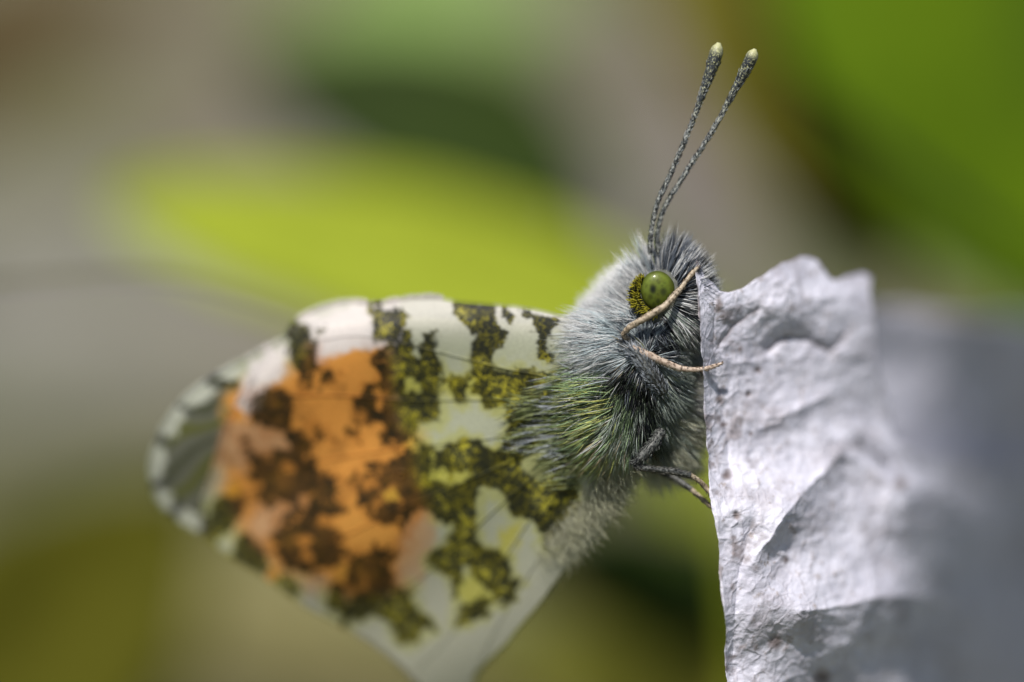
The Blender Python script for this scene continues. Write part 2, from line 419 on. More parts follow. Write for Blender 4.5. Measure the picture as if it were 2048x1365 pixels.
# thin blurred stalks
o = thing('dry_stalk', soil_below((-60, 575, 1000)), 'thin blurred brown dry stalk crossing beneath the lime leaf', 'stalk')
fx = soil_below((-60, 575, 1000))
tv, tf = tube(np.array([(640, 640, 1000), (480, 585, 1000), (330, 552, 1000), (150, 556, 1000), (-60, 575, 1000), (-110, 610, 1000), (-140, 700, 1000), fx]), [2, 3, 3.5, 4, 5, 5, 6, 8], 8, n=40)
build('stem', tv, tf, BROWN, o)
tv, tf = tube(np.array([(640, 640, 1000), (665, 652, 1296), (690, 668, 1292)]), [2, 3, .6], 8, n=8)
build('tip', tv, tf, STRAW, o)

# ------------------------------------------------------------------ the pale dry leaf on the right
DRY = mat_dry()
XL = np.array([(500, 1388), (519, 1389), (577, 1395), (675, 1402), (772, 1408), (902, 1415), (973, 1421), (1031, 1434), (1128, 1440), (1226, 1450), (1365, 1454), (1800, 1490)], float)
YT = np.array([(1388, 517), (1397, 527), (1405, 545), (1437, 584), (1457, 586), (1480, 578), (1509, 561), (1560, 527), (1599, 513), (1632, 522), (1658, 559), (1672, 560), (1690, 551), (1723, 545), (1738, 556), (1760, 580), (2500, 700)], float)
XR = np.array([(500, 1735), (550, 1738), (577, 1745), (675, 1750), (739, 1768), (835, 1788), (852, 1840), (872, 2060), (900, 2420), (1800, 2420)], float)
XL = catmull(XL, 160)
CREASE = [([(1437, 694), (1463, 655), (1515, 619)], -9, 9), ([(1535, 700), (1567, 676), (1612, 675), (1658, 704), (1697, 662)], -16, 15),
          ([(1535, 835), (1580, 828), (1638, 798)], 15, 22), ([(1515, 1110), (1600, 992), (1684, 908), (1729, 934), (1815, 985)], 62, 74),
          ([(1610, 1222), (1703, 1208), (1794, 1187), (1859, 1193), (1960, 1230)], 62, 84), ([(1500, 1055), (1472, 1193), (1466, 1345)], -14, 22),
          ([(1428, 600), (1426, 720), (1450, 840), (1462, 960)], -7, 10), ([(1660, 790), (1700, 850), (1780, 900)], 10, 26),
          ([(1560, 560), (1600, 600), (1690, 600)], 10, 20), ([(1880, 980), (1960, 1060), (2048, 1080)], 30, 45)]
SPOT = [(1454, 950, 11), (1473, 1031, 9), (1515, 741, 8), (1551, 1284, 17), (1645, 1356, 20), (1497, 790, 7), (1440, 800, 10), (1448, 850, 8), (1395, 540, 9), (1392, 525, 7), (1500, 870, 5), (1570, 1120, 8), (1480, 700, 6), (1800, 965, 14)]

def dry_depth(x, y):
    xl = np.interp(y, XL[:, 0], XL[:, 1]); dx = np.maximum(x - xl, 0)
    D = 18 + 0.62 * dx + 0.0009 * dx ** 2 + 0.0085 * np.maximum(x - 1800, 0) ** 2 - 10 * np.exp(-dx / 12)
    D = D - 0.05 * (y - 800) + 34 * smooth(1150, 1500, y)
    for ln, a, wd in CREASE:
        jx = x + 6 * fbm(x, y, 40, 2, 31); jy = y + 6 * fbm(x, y, 40, 2, 32)
        D = D - a * np.exp(-line_d(jx, jy, ln) / wd)
    amp = smooth(0, 60, dx)
    D = D + (56 * fbm(x, y, 210, 2, 40) + 8 * fbm(x, y, 60, 3, 41) * (0.4 + 0.6 * amp) + 3 * np.abs(fbm(x, y, 26, 3, 42)))
    D = D + 0.6 * (y - 700) * smooth(1780, 2080, x) + 90 * fbm(x, y, 260, 2, 48) * smooth(1750, 1950, x)
    # wrinkle network
    wx = x + 22 * fbm(x, y, 70, 2, 43); wy = y + 22 * fbm(x, y, 70, 2, 44)
    D = D - 4 * np.exp(-np.abs(fbm(wx, wy, 130, 2, 45)) * 7) * amp + 1.6 * fbm(x, y, 11, 2, 46)
    for sx, sy, r in SPOT[:6]: D = D + 7 * np.exp(-((x - sx) ** 2 + (y - sy) ** 2) / r ** 2)
    return D

def stain(x, y):
    s = np.zeros(x.shape)
    jx = x + 5 * fbm(x, y, 14, 3, 51); jy = y + 5 * fbm(x, y, 14, 3, 52)
    for sx, sy, r in SPOT: s = np.maximum(s, 0.9 * np.exp(-(((jx - sx) ** 2 + (jy - sy) ** 2) / r ** 2) ** 1.5))
    xl = np.interp(y, XL[:, 0], XL[:, 1]); e = x - xl
    s = np.maximum(s, 0.75 * smooth(4, 0, e) * smooth(-0.1, 0.5, fbm(x, y, 60, 3, 53)))
    s = np.maximum(s, 0.6 * np.exp(-line_d(jx, jy, CREASE[0][0]) ** 2 / 26)); s = np.maximum(s, 0.55 * np.exp(-line_d(jx, jy, CREASE[1][0]) ** 2 / 34))
    s = np.maximum(s, 0.75 * smooth(0.05, 0.55, fbm(x, y, 30, 4, 54, 0.6)) * smooth(170, 20, e))
    wx = x + 22 * fbm(x, y, 70, 2, 43); wy = y + 22 * fbm(x, y, 70, 2, 44)
    s = np.maximum(s, 0.35 * np.exp(-np.abs(fbm(wx + 5, wy + 4, 110, 2, 45)) * 30) * smooth(-0.2, 0.4, fbm(x, y, 90, 2, 56)))
    s = np.maximum(s, 0.34 * smooth(0.1, 0.6, fbm(x, y, 70, 4, 57, 0.65)))
    return s

def sheet(name, xfun, nu, nv, depth, mat, parent, stainf, thick=5.0):
    u, v = np.meshgrid(np.linspace(0, 1, nu), np.linspace(0, 1, nv), indexing='ij')
    x, y = xfun(u, v); D = depth(x, y)
    a = np.stack([x, y, D], -1).reshape(-1, 3); b = a + np.array([thick * .6, 0, thick * 1.6])
    f = grid_faces(nu, nv); k = nu * nv
    ring = [i * nv for i in range(nu)] + [(nu - 1) * nv + j for j in range(1, nv)] + [i * nv + nv - 1 for i in range(nu - 2, -1, -1)] + [j for j in range(nv - 2, 0, -1)]
    rim = np.array([[ring[q], ring[(q + 1) % len(ring)], ring[(q + 1) % len(ring)] + k, ring[q] + k] for q in range(len(ring))])
    s = stainf(x, y).ravel()
    return build(name, np.vstack([a, b]), np.vstack([f[:, ::-1], f + k, rim]), mat, parent, {'stain': np.r_[s, s]})

def front_xy(u, v):
    u = u ** 1.25
    y0 = 520 + v * 1230
    x = np.interp(y0, XL[:, 0], XL[:, 1]) * (1 - u) + u * np.interp(y0, XR[:, 0], XR[:, 1])
    yt = np.interp(x, YT[:, 0], YT[:, 1])
    y = yt + v * (1750 - yt)
    x = x + (4.5 * fbm(y, u * 0, 26, 4, 61, 0.65) + 5 * np.maximum(fbm(y, u * 0, 60, 2, 64) - 0.35, 0)) * (1 - u) + 6 * fbm(y, u * 0, 40, 3, 62) * u
    y = y + 5 * fbm(x, v * 0, 26, 3, 63) * (1 - v)
    return x, y

def rear_xy(u, v):
    x = 1690 + u * 760
    yt = 596 + 0.16 * (x - 1780) + 46 * fbm(x, x * 0, 160, 3, 71)
    return x, yt + v * (1120 - yt)

def rear_depth(x, y):
    return 900 + 1.3 * np.maximum(x - 1700, 0) + 0.006 * np.maximum(x - 1880, 0) ** 2 + 0.7 * (y - 700) * smooth(1820, 2060, x) + 40 * fbm(x, y, 190, 3, 73) + 12 * fbm(x, y, 60, 3, 74) + 0.25 * (y - 600)

leaf_t = thing('dry_leaf', soil_below((1900, 1750, 500)), 'crumpled silvery white dry leaf with a torn top that the butterfly clings to', 'dry leaf')
sheet('blade', front_xy, 460, 520, dry_depth, DRY, leaf_t, stain)
sheet('rear_fold', rear_xy, 120, 90, rear_depth, DRY, leaf_t, lambda x, y: 0.12 * smooth(0.2, 0.6, fbm(x, y, 50, 3, 75)))
foot = soil_below((1900, 1750, 500))
d0 = float(dry_depth(np.array([1900.0]), np.array([1700.0]))[0])
tv, tf = tube(np.array([(1900, 1690, d0 + 4), (1905, 1770, d0 + 20), (1910, 1950, (d0 + foot[2]) / 2), foot]), [10, 22, 24, 28], 10, n=24)
build('leaf_stalk', tv, tf, STRAW, leaf_t)

# ------------------------------------------------------------------ the butterfly
bf = thing('butterfly', (1250, 760, 0), 'furry butterfly with green mottled and orange folded wings clinging to the pale dry leaf', 'butterfly')

cam_d.dof.focus_object = bf        # stays focused on the butterfly wherever the camera steps

# body: ellipsoids fused into one continuous skin
def ell(c, r, ang=0.0):
    ca, sa = math.cos(ang), math.sin(ang)
    return dict(c=np.array(c, float), r=np.array(r, float), R=np.array([[ca, -sa, 0], [sa, ca, 0], [0, 0, 1]]))
HEAD = ell((1340, 592, 58), (56, 58, 56)); PRO = ell((1300, 640, 72), (50, 54, 60))
THX = ell((1276, 735, 82), (62, 140, 78), math.radians(12)); MET = ell((1270, 830, 92), (50, 64, 66))
ABD = [ell((1215, 915, 170), (52, 84, 50), math.radians(26)), ell((1135, 1025, 255), (46, 90, 46), math.radians(32)),
       ell((1055, 1130, 325), (42, 92, 42), math.radians(34)), ell((980, 1235, 390), (32, 88, 32), math.radians(35))]
CHEST = ell((1328, 790, 128), (56, 125, 58), math.radians(4)); NAPE = ell((1280, 650, 106), (44, 76, 50), math.radians(36))
ELL = [HEAD, PRO, THX, MET, CHEST, NAPE] + ABD

def body_mesh():
    bm = bmesh.new()
    for e in ELL:
        M = Matrix.Translation(e['c'].tolist()) @ Matrix(e['R'].tolist()).to_4x4() @ Matrix.Diagonal((*e['r'].tolist(), 1))
        bmesh.ops.create_icosphere(bm, subdivisions=4, radius=1, matrix=M)
    me = bpy.data.meshes.new('tmp'); bm.to_mesh(me); bm.free()
    o = bpy.data.objects.new('tmp', me); col.objects.link(o)
    r = o.modifiers.new('r', 'REMESH'); r.mode = 'VOXEL'; r.voxel_size = 6
    s = o.modifiers.new('s', 'SMOOTH'); s.iterations = 6
    dg = bpy.context.evaluated_depsgraph_get(); ev = o.evaluated_get(dg).to_mesh()
    v = np.empty(len(ev.vertices) * 3); ev.vertices.foreach_get('co', v)
    f = np.array([list(p.vertices) if len(p.vertices) == 4 else list(p.vertices) + [p.vertices[-1]] for p in ev.polygons])
    o.evaluated_get(dg).to_mesh_clear(); bpy.data.objects.remove(o); bpy.data.meshes.remove(me)
    return v.reshape(-1, 3), f
BODY = mat_plain('body_skin', (0.10, 0.105, 0.09), 0.6, 0, 0.3, 0.4, 4000)
bv, bfc = body_mesh()
build('body', bv, bfc, BODY, bf)

# --- wings
def wing_depth(x, y):
    a = 1140 - x
    D = 42 + 0.21 * a + 0.00011 * a * a + 0.25 * (y - 740)
    D = D + 55 * np.exp(-np.maximum(y - 600 - 0.0006 * np.maximum(760 - x, 0) ** 2, 0) / 38)       # costa rolls away over the top
    D = D + 0.00045 * np.maximum(y - 980, 0) ** 2
    D = D + 10 * np.sin((y + 0.55 * x) / 62.0) * smooth(1180, 900, x)                # shallow pleats between the veins
    return D

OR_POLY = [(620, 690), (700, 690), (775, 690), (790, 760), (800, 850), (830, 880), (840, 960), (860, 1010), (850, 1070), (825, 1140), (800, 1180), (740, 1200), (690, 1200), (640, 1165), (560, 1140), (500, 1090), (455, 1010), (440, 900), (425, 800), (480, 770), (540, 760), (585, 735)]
z4 = lambda *p: [(280 + a / 3.102, 560 + b / 3.102) for a, b in p]
z5 = lambda *p: [(700 + a / 3.102, 560 + b / 3.102) for a, b in p]
z6 = lambda *p: [(400 + a / 3.068, 920 + b / 3.068) for a, b in p]
z7 = lambda *p: [(780 + a / 3.067, 920 + b / 3.067) for a, b in p]
MARB = [
    z5((120, 180), (330, 175), (345, 240), (300, 300), (300, 370), (210, 390), (130, 350)),
    z5((650, 140), (880, 165), (880, 250), (860, 280), (970, 330), (940, 400), (870, 430), (865, 590), (800, 620), (750, 560), (745, 400), (790, 320), (680, 290), (640, 220)),
    z5((945, 180), (985, 180), (990, 250), (955, 250)), z5((1085, 185), (1110, 190), (1100, 240), (1085, 230)),
    z5((1130, 215), (1260, 240), (1270, 280), (1230, 340), (1225, 470), (1170, 475), (1175, 350), (1120, 290)),
    z5((335, 330), (385, 340), (380, 450), (340, 450)), z5((480, 360), (520, 350), (540, 480), (560, 560), (480, 560), (450, 450)),
    z5((210, 420), (300, 440), (420, 520), (480, 500), (550, 560), (560, 640), (480, 700), (430, 620), (350, 610), (310, 650), (320, 700), (440, 720), (520, 690), (555, 800), (570, 880), (500, 870), (440, 900), (370, 870), (400, 960), (330, 1000), (250, 960), (220, 860), (190, 740), (180, 520)),
    z5((610, 590), (700, 600), (720, 680), (690, 770), (640, 740), (620, 680)),
    z5((790, 640), (880, 560), (960, 570), (1050, 550), (1120, 590), (1130, 700), (1090, 800), (1080, 920), (990, 940), (970, 860), (980, 780), (960, 760), (880, 800), (840, 760), (780, 690)),
    z5((470, 1010), (520, 1040), (600, 1000), (700, 985), (790, 1010), (850, 1080), (830, 1150), (740, 1160), (640, 1190), (560, 1160), (520, 1100)),
    z5((970, 900), (1100, 900), (1180, 960), (1300, 1000), (1330, 1150), (1260, 1200), (1240, 1060), (1120, 1040), (1070, 1150), (1110, 1230), (1250, 1240), (1330, 1230), (1340, 1330), (1150, 1365), (900, 1330), (840, 1250), (880, 1130), (960, 1050), (950, 960)),
    z5((1100, 640), (1330, 560), (1450, 700), (1440, 1000), (1300, 1010), (1120, 900)),
    z7((640, 60), (840, 40), (1010, 50), (1110, 160), (1190, 300), (1130, 390), (1080, 440), (1060, 500), (1000, 560), (930, 545), (950, 470), (900, 400), (850, 350), (760, 330), (700, 250), (640, 180), (560, 140)),
    z7((280, 180), (540, 110), (560, 170), (530, 330), (520, 450), (560, 530), (640, 560), (740, 600), (740, 690), (800, 740), (770, 800), (690, 860), (640, 820), (600, 760), (540, 720), (490, 650), (450, 640), (410, 700), (420, 850), (380, 780), (320, 680), (250, 650), (240, 600), (300, 560), (400, 500), (420, 380), (300, 370), (200, 270)),
    z7((410, 920), (500, 890), (590, 910), (580, 960), (500, 1005), (410, 985)),
    z6((350, -30), (560, -70), (640, 0), (800, 130), (790, 190), (680, 220), (560, 190), (480, 180), (440, 230), (370, 200), (330, 110)),
    z6((510, 380), (620, 360), (650, 210), (740, 230), (720, 340), (830, 440), (860, 520), (850, 600), (780, 640), (720, 670), (640, 690), (560, 650), (490, 560), (480, 460)),
    z6((880, 570), (1000, 580), (1060, 560), (1100, 620), (1180, 680), (1200, 740), (1170, 800), (1120, 860), (1060, 920), (1000, 970), (900, 980), (830, 920), (780, 840), (820, 750), (900, 740), (920, 650)),
    z6((1130, 900), (1180, 780), (1260, 800), (1290, 880), (1380, 960), (1450, 1030), (1340, 1060), (1310, 1110), (1220, 1110), (1170, 1040), (1150, 950), (1090, 930)),
    z6((140, 250), (240, 240), (250, 300), (180, 440), (110, 470), (70, 430), (90, 330)), z6((260, 470), (330, 480), (400, 580), (390, 660), (300, 640), (220, 570)),
    z6((960, 110), (1080, 130), (1110, 20), (1250, -30), (1380, -60), (1400, 60), (1400, 250), (1340, 300), (1300, 330), (1250, 470), (1220, 350), (1130, 380), (1080, 330), (1100, 280), (1000, 270), (980, 200)),
    z6((480, 740), (560, 750), (600, 800), (540, 800)), z6((740, 240), (800, 150), (870, 300), (800, 330)),
    z4((940, 380), (1090, 400), (1100, 500), (1060, 560), (1060, 690), (1000, 690), (1000, 560), (940, 480)),
    z4((920, 330), (1040, 310), (1040, 400), (940, 430)), z4((700, 740), (780, 690), (900, 700), (950, 800), (920, 920), (820, 930), (720, 870)),
    z4((930, 960), (1040, 970), (1060, 1060), (980, 1100)), z4((740, 1080), (900, 1090), (1000, 1070), (1080, 1180), (1180, 1240), (1200, 1365), (740, 1365), (690, 1250)),
    z4((1150, 570), (1200, 580), (1195, 640), (1155, 630)), z4((1360, 720), (1420, 700), (1480, 800), (1470, 890), (1390, 870)), z4((1080, 920), (1130, 930), (1120, 985), (1075, 970)),
    z4((1500, 430), (1640, 400), (1640, 700), (1540, 640), (1480, 540)),
    z4((470, 640), (590, 610), (580, 670), (480, 690)),
    z4((1105, 300), (1145, 300), (1135, 350), (1105, 345)),
]
CLEAR = [z5((550, 720), (640, 745), (690, 775), (740, 725), (830, 770), (880, 800), (970, 795), (975, 900), (940, 1000), (890, 1060), (830, 1010), (700, 975), (620, 1000), (540, 1050), (470, 1010), (390, 960), (450, 890), (560, 870)),
         z5((1090, 1060), (1160, 1040), (1240, 1070), (1240, 1200), (1180, 1240), (1080, 1180)), z7((560, 170), (640, 180), (730, 290), (700, 350), (690, 500), (660, 560), (600, 540), (530, 490), (520, 400), (540, 250)),
         z7((820, 390), (880, 400), (940, 480), (920, 560), (900, 680), (760, 720), (750, 600)), z5((530, 360), (740, 340), (740, 560), (700, 590), (590, 580)), z5((960, 410), (1150, 330), (1160, 480), (1050, 550), (890, 555), (875, 500)),
         z7((170, 310), (270, 340), (290, 420), (210, 640), (150, 780), (60, 760), (30, 640), (100, 420)), z4((1100, 330), (1420, 230), (1420, 420), (1250, 460), (1110, 500))]
STROKE = [([(470, 520), (530, 560), (580, 640)], 9), ([(430, 500), (500, 460)], 8), ([(620, 700), (610, 780), (560, 840)], 13), ([(745, 440), (800, 500), (850, 560)], 14), ([(600, 548), (650, 572)], 3), ([(700, 540), (715, 552)], 3), ([(560, 528), (575, 540)], 3),
          ([(690, 940), (760, 960), (830, 930)], 12), ([(640, 880), (690, 960)], 9), ([(900, 560), (960, 600)], 7), ([(950, 730), (1010, 800), (1080, 850)], 16), ([(1240, 560), (1300, 640), (1380, 700)], 18), ([(1180, 620), (1110, 700), (1090, 800)], 16), ([(1000, 360), (1090, 380)], 5),
          ([(380, 640), (350, 560)], 8), ([(330, 760), (300, 820)], 10), ([(520, 780), (480, 830)], 9), ([(830, 1080), (900, 1060)], 8), ([(1100, 1120), (1200, 1080)], 8), ([(870, 430), (960, 440)], 7), ([(850, 800), (940, 780)], 12), ([(780, 650), (860, 640)], 9)]
YEL = [z5((560, 600), (760, 590), (1100, 600), (1090, 720), (960, 780), (880, 790), (800, 740), (740, 700), (620, 740), (540, 720)), z5((320, 640), (390, 610), (470, 650), (460, 700), (380, 720), (320, 690)),
       z5((340, 1020), (440, 1010), (540, 1080), (560, 1180), (640, 1230), (700, 1000), (500, 1320), (380, 1270), (340, 1150)), z5((850, 1060), (910, 1040), (920, 1110), (870, 1130)),
       z7((680, 430), (790, 380), (800, 480), (740, 600), (670, 560)), z7((420, 700), (560, 720), (640, 830), (600, 900), (460, 900), (430, 830)), z7((90, 60), (250, -80), (520, 60), (520, 150), (300, 180), (150, 170))]
SPOTS_Y = [(780, 995, 15), (545, 835, 0)]
WHITE = [z4((1000, 250), (1420, 150), (1620, 100), (1640, 400), (1500, 420), (1250, 460), (1110, 510), (1060, 420)), z4((900, 400), (940, 470), (820, 640), (740, 780), (660, 840), (600, 800), (640, 600), (700, 480))]  # second patch: sun catching the wing edge, painted in as pale colour
PINK = [z4((480, 900), (720, 880), (940, 960), (940, 1060), (740, 1090), (640, 1200), (500, 1140)), z6((480, 240), (630, 200), (650, 260), (500, 380), (440, 470), (400, 560), (300, 430), (320, 300)),
        z7((170, 310), (270, 340), (290, 420), (210, 640), (150, 780), (60, 760), (30, 640), (100, 420)), z6((600, 760), (740, 700), (800, 720), (780, 820), (640, 800))]
HIND = [(1218, 682), (1100, 652), (1000, 644), (900, 638), (800, 634), (700, 642), (640, 655), (600, 676), (560, 705), (512, 760), (470, 830), (445, 900), (428, 960), (414, 1010), (420, 1062), (465, 1106), (530, 1146), (595, 1192), (655, 1228), (726, 1266), (800, 1320), (850, 1372), (900, 1440), (945, 1440), (950, 1352), (1008, 1290), (1041, 1249), (1073, 1213), (1106, 1168), (1150, 1112), (1200, 1050), (1240, 985), (1262, 920), (1262, 850), (1245, 740)]
FORE = [(1225, 668), (1130, 636), (1055, 619), (990, 612), (910, 605), (861, 598), (813, 602), (748, 612), (700, 607), (651, 617), (602, 640), (575, 678), (538, 698), (499, 720), (441, 752), (419, 765), (377, 798), (344, 840), (322, 882), (309, 931), (315, 979), (335, 1012), (372, 1042), (420, 1068), (480, 1080), (560, 1060), (700, 1000), (850, 950), (1000, 880), (1120, 800), (1225, 740)]

def pattern(x, y, fore):
    n = len(x)
    jx = x + 17 * fbm(x, y, 34, 4, 81, 0.7) + 7 * fbm(x, y, 11, 2, 83); jy = y + 17 * fbm(x, y, 34, 4, 82, 0.7) + 7 * fbm(x, y, 11, 2, 84)
    tint = np.tile(np.array([0.50, 0.52, 0.385]), (n, 1))
    def lay(mask, c):
        nonlocal tint
        tint = tint * (1 - mask[:, None]) + np.array(c) * mask[:, None]
    lay(smooth(700, 620, y) * 0.8, (0.70, 0.67, 0.62))
    lay(smooth(1000, 1200, y), (0.52, 0.52, 0.41))
    lay(smooth(40, -26, poly_sd(jx, jy, OR_POLY)), (0.78, 0.365, 0.075))  # orange glow of the covered forewing, painted into the hindwing colour
    for p in PINK: lay(smooth(16, -14, poly_sd(jx, jy, p)) * 0.7, (0.55, 0.38, 0.24))
    for p in WHITE: lay(smooth(9, -9, poly_sd(jx, jy, p)), (0.80, 0.75, 0.72))
    for p in YEL: lay(smooth(14, -12, poly_sd(jx, jy, p)) * 0.85, (0.56, 0.52, 0.08))
    lay(smooth(26, -16, poly_sd(jx, jy, YEL[2])) * smooth(840, 800, x - 0.25 * (y - 900)) * 0.8, (0.70, 0.36, 0.04))
    marble = np.zeros(n); halo = np.zeros(n)
    fine = (7 + 8 * smooth(20, -20, poly_sd(x, y, OR_POLY))) * fbm(x, y, 16, 3, 91, 0.7)
    for p in MARB:
        d = poly_sd(jx, jy, p) + fine - 5
        marble = np.maximum(marble, smooth(3.5, -3.5, d)); halo = np.maximum(halo, smooth(20, 0, d))
    for sg, wd in STROKE:
        d = line_d(jx, jy, [(280 + a / 1.655, 540 + b / 1.655) for a, b in sg]) - wd + fine
        marble = np.maximum(marble, smooth(3.5, -3.5, d)); halo = np.maximum(halo, smooth(20, 0, d))
    scat = fbm(x, y, 15, 3, 88, 0.6) + 0.5 * (halo - 1)
    marble = np.maximum(marble, smooth(0.12, 0.3, scat) * smooth(0.15, 0.6, halo) * 0.85 * smooth(640, 700, y))
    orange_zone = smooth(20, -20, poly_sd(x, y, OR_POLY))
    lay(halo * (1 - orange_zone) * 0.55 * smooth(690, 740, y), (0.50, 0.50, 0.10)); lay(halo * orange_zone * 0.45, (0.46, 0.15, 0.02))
    inner = smooth(-2, -26, np.minimum.reduce([poly_sd(jx, jy, p) for p in MARB]))
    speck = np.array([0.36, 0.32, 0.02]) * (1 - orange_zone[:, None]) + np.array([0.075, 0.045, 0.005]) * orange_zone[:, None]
    patch = smooth(-0.25, 0.5, fbm(x, y, 40, 3, 95))
    speck = speck * (0.35 + 1.1 * patch[:, None]) * (0.75 + 0.5 * inner[:, None])
    marble = marble * (0.97 - 0.12 * inner * patch)
    for cx, cy, rx, ry, cc in [(467, 981, 13, 18, (.66, .33, .04)), (448, 818, 10, 20, (.62, .34, .06)), (546, 1144, 14, 12, (.62, .30, .05)), (679, 1144, 14, 12, (.62, .30, .05)), (781, 993, 15, 14, (.62, .36, .05))]:
        m_ = smooth(1.3, 0.6, np.hypot((jx - cx) / rx, (jy - cy) / ry)); lay(m_, cc); marble = marble * (1 - m_)
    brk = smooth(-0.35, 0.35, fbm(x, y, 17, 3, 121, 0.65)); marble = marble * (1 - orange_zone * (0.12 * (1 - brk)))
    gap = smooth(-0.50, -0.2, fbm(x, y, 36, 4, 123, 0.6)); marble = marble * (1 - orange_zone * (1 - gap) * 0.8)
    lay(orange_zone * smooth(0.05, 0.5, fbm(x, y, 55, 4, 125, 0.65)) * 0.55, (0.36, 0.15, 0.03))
    for p in CLEAR: marble = marble * (1 - smooth(6, -5, poly_sd(jx * 0.6 + x * 0.4, jy * 0.6 + y * 0.4, p) + fine))
    if fore:
        # grey apex with olive streaks, chequered margin
        ap = smooth(20, -10, poly_sd(jx, jy, [(300, 700), (440, 700), (446, 850), (436, 930), (420, 1010), (410, 1090), (250, 1100)]))
        lay(ap, (0.15, 0.155, 0.115)); marble = marble * (1 - ap)
        th_ = np.degrees(np.arctan2(y - 770, 600 - x)) + 5 * fbm(x, y, 60, 2, 98)
        st = ap * smooth(-0.1, 0.7, np.sin(th_ * 0.62)); lay(st * 0.7, (0.055, 0.062, 0.025))
        st = ap * smooth(0.1, 0.9, np.sin(th_ * 0.31 + 1)); lay(st * 0.6, (0.15, 0.16, 0.03))
        for sg in [[(446, 752), (468, 740)], [(378, 798), (422, 770)], [(334, 868), (362, 824)], [(314, 948), (326, 900)], [(320, 984), (338, 1008)], [(362, 1030), (392, 1050)]]:
            m_ = smooth(17, 7, line_d(jx, jy, sg)); lay(m_, (0.58, 0.60, 0.50)); marble = marble * (1 - m_)
        for sg in [[(364, 806), (374, 822)], [(326, 884), (342, 888)], [(308, 968), (330, 966)], [(348, 1018), (356, 1008)], [(430, 766), (452, 770)]]:
            lay(smooth(13, 4, line_d(jx, jy, sg)) * 0.85, (0.05, 0.055, 0.045))
    return tint, speck, marble

def wing(name, outline, centre, dz, mirror, fore, nang, nrad, label):
    o_ = catmull(outline, nang, True); c = np.array(centre, float)
    t = np.linspace(0.0, 1, nrad)[1:] ** 0.72
    j = 1.2 * fbm(np.arange(nang), np.arange(nang) * 0, 5, 2, 99)
    xy = c + (o_ - c)[:, None] * t[None, :, None]; xy[:, -1, 0] += j
    v2 = np.vstack([xy.reshape(-1, 2), c]); x, y = v2[:, 0], v2[:, 1]
    D = wing_depth(x, y) + dz
    if mirror:   # far pair: leans away from the near pair about the wing root
        D = wing_depth(x, y) + 150 + 0.10 * np.maximum(1160 - x, 0)
        D = D - 110 * np.exp(-np.maximum(y - 600 - 0.0006 * np.maximum(760 - x, 0) ** 2, 0) / 38) * 0.2
    k = nrad - 1; f = grid_faces(nang, k, True)
    fan = np.array([[nang * k, i * k, ((i + 1) % nang) * k, ((i + 1) % nang) * k] for i in range(nang)])
    tri = np.vstack([f[:, [0, 1, 2]], f[:, [0, 2, 3]], fan[:, :3]])
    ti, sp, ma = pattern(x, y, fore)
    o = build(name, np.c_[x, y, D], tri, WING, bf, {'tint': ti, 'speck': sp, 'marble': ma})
    if label: o['label'] = label
    return o, o_
fw, fo = wing('forewing', FORE, (760, 800), 14, False, True, 700, 120, 'forewing with grey tip and chequered margin, mostly covered')
hw, ho = wing('hindwing', HIND, (800, 950), 0, False, False, 900, 210, 'hindwing mottled green and black, orange glow from behind painted into its colour')
ffw, _ = wing('forewing', FORE, (760, 800), 14, True, True, 300, 50, None)
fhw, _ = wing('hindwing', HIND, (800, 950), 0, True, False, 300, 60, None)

# veins of the near hindwing, slightly proud of the membrane
for pts in [[(1130, 760), (1000, 735), (860, 700), (720, 672), (600, 690)], [(1130, 800), (980, 800), (820, 800), (660, 790), (500, 800)], [(1120, 850), (960, 880), (780, 900), (600, 930), (435, 960)],
            [(1120, 880), (960, 950), (800, 1020), (640, 1090), (480, 1110)], [(1130, 900), (1000, 1010), (880, 1120), (760, 1210), (660, 1226)], [(1150, 920), (1060, 1040), (980, 1160), (900, 1270), (830, 1340)], [(1170, 940), (1110, 1060), (1050, 1160), (990, 1260), (940, 1360)]]:
    p2 = catmull(pts, 60); D = wing_depth(p2[:, 0], p2[:, 1]) - 0.6
    tv, tf = tube(np.c_[p2, D], np.linspace(2.0, 1.0, 60), 6)
    ti, sp_, ma = pattern(tv[:, 0], tv[:, 1], False); build('vein', tv, tf, WING, hw, {'tint': ti * 0.86, 'speck': sp_, 'marble': ma * 0.9})

# fringe of fine scales round the outer margins
def fringe(outline, fore, lo, hi, parent, n=1700):
    seg = outline[lo:hi]; idx = rng.uniform(0, len(seg) - 1.01, n); i = idx.astype(int); f = (idx - i)[:, None]
    p = seg[i] * (1 - f) + seg[i + 1] * f; tg = seg[i + 1] - seg[i]; tg /= np.linalg.norm(tg, axis=1, keepdims=True) + 1e-9
    nr = np.c_[-tg[:, 1], tg[:, 0]]; cen = outline.mean(0); nr *= np.sign(((p - cen) * nr).sum(1))[:, None]
    ti, sp, ma = pattern(p[:, 0] - nr[:, 0] * 5, p[:, 1] - nr[:, 1] * 5, fore); c = ti * (1 - ma[:, None]) + sp * ma[:, None] * 0.5
    root = np.c_[p, wing_depth(p[:, 0], p[:, 1]) + (14 if fore else 0)]
    d = np.c_[nr + rng.normal(0, .25, (n, 2)), rng.normal(0, .2, n) + 0.2]; d /= np.linalg.norm(d, axis=1, keepdims=True)
    V, F, C = hairs(root, d, rng.uniform(6, 15, n), 1.3, c, c); tag(build('fringe', V, F, HAIR, parent, {'tint': C}), kind='stuff')
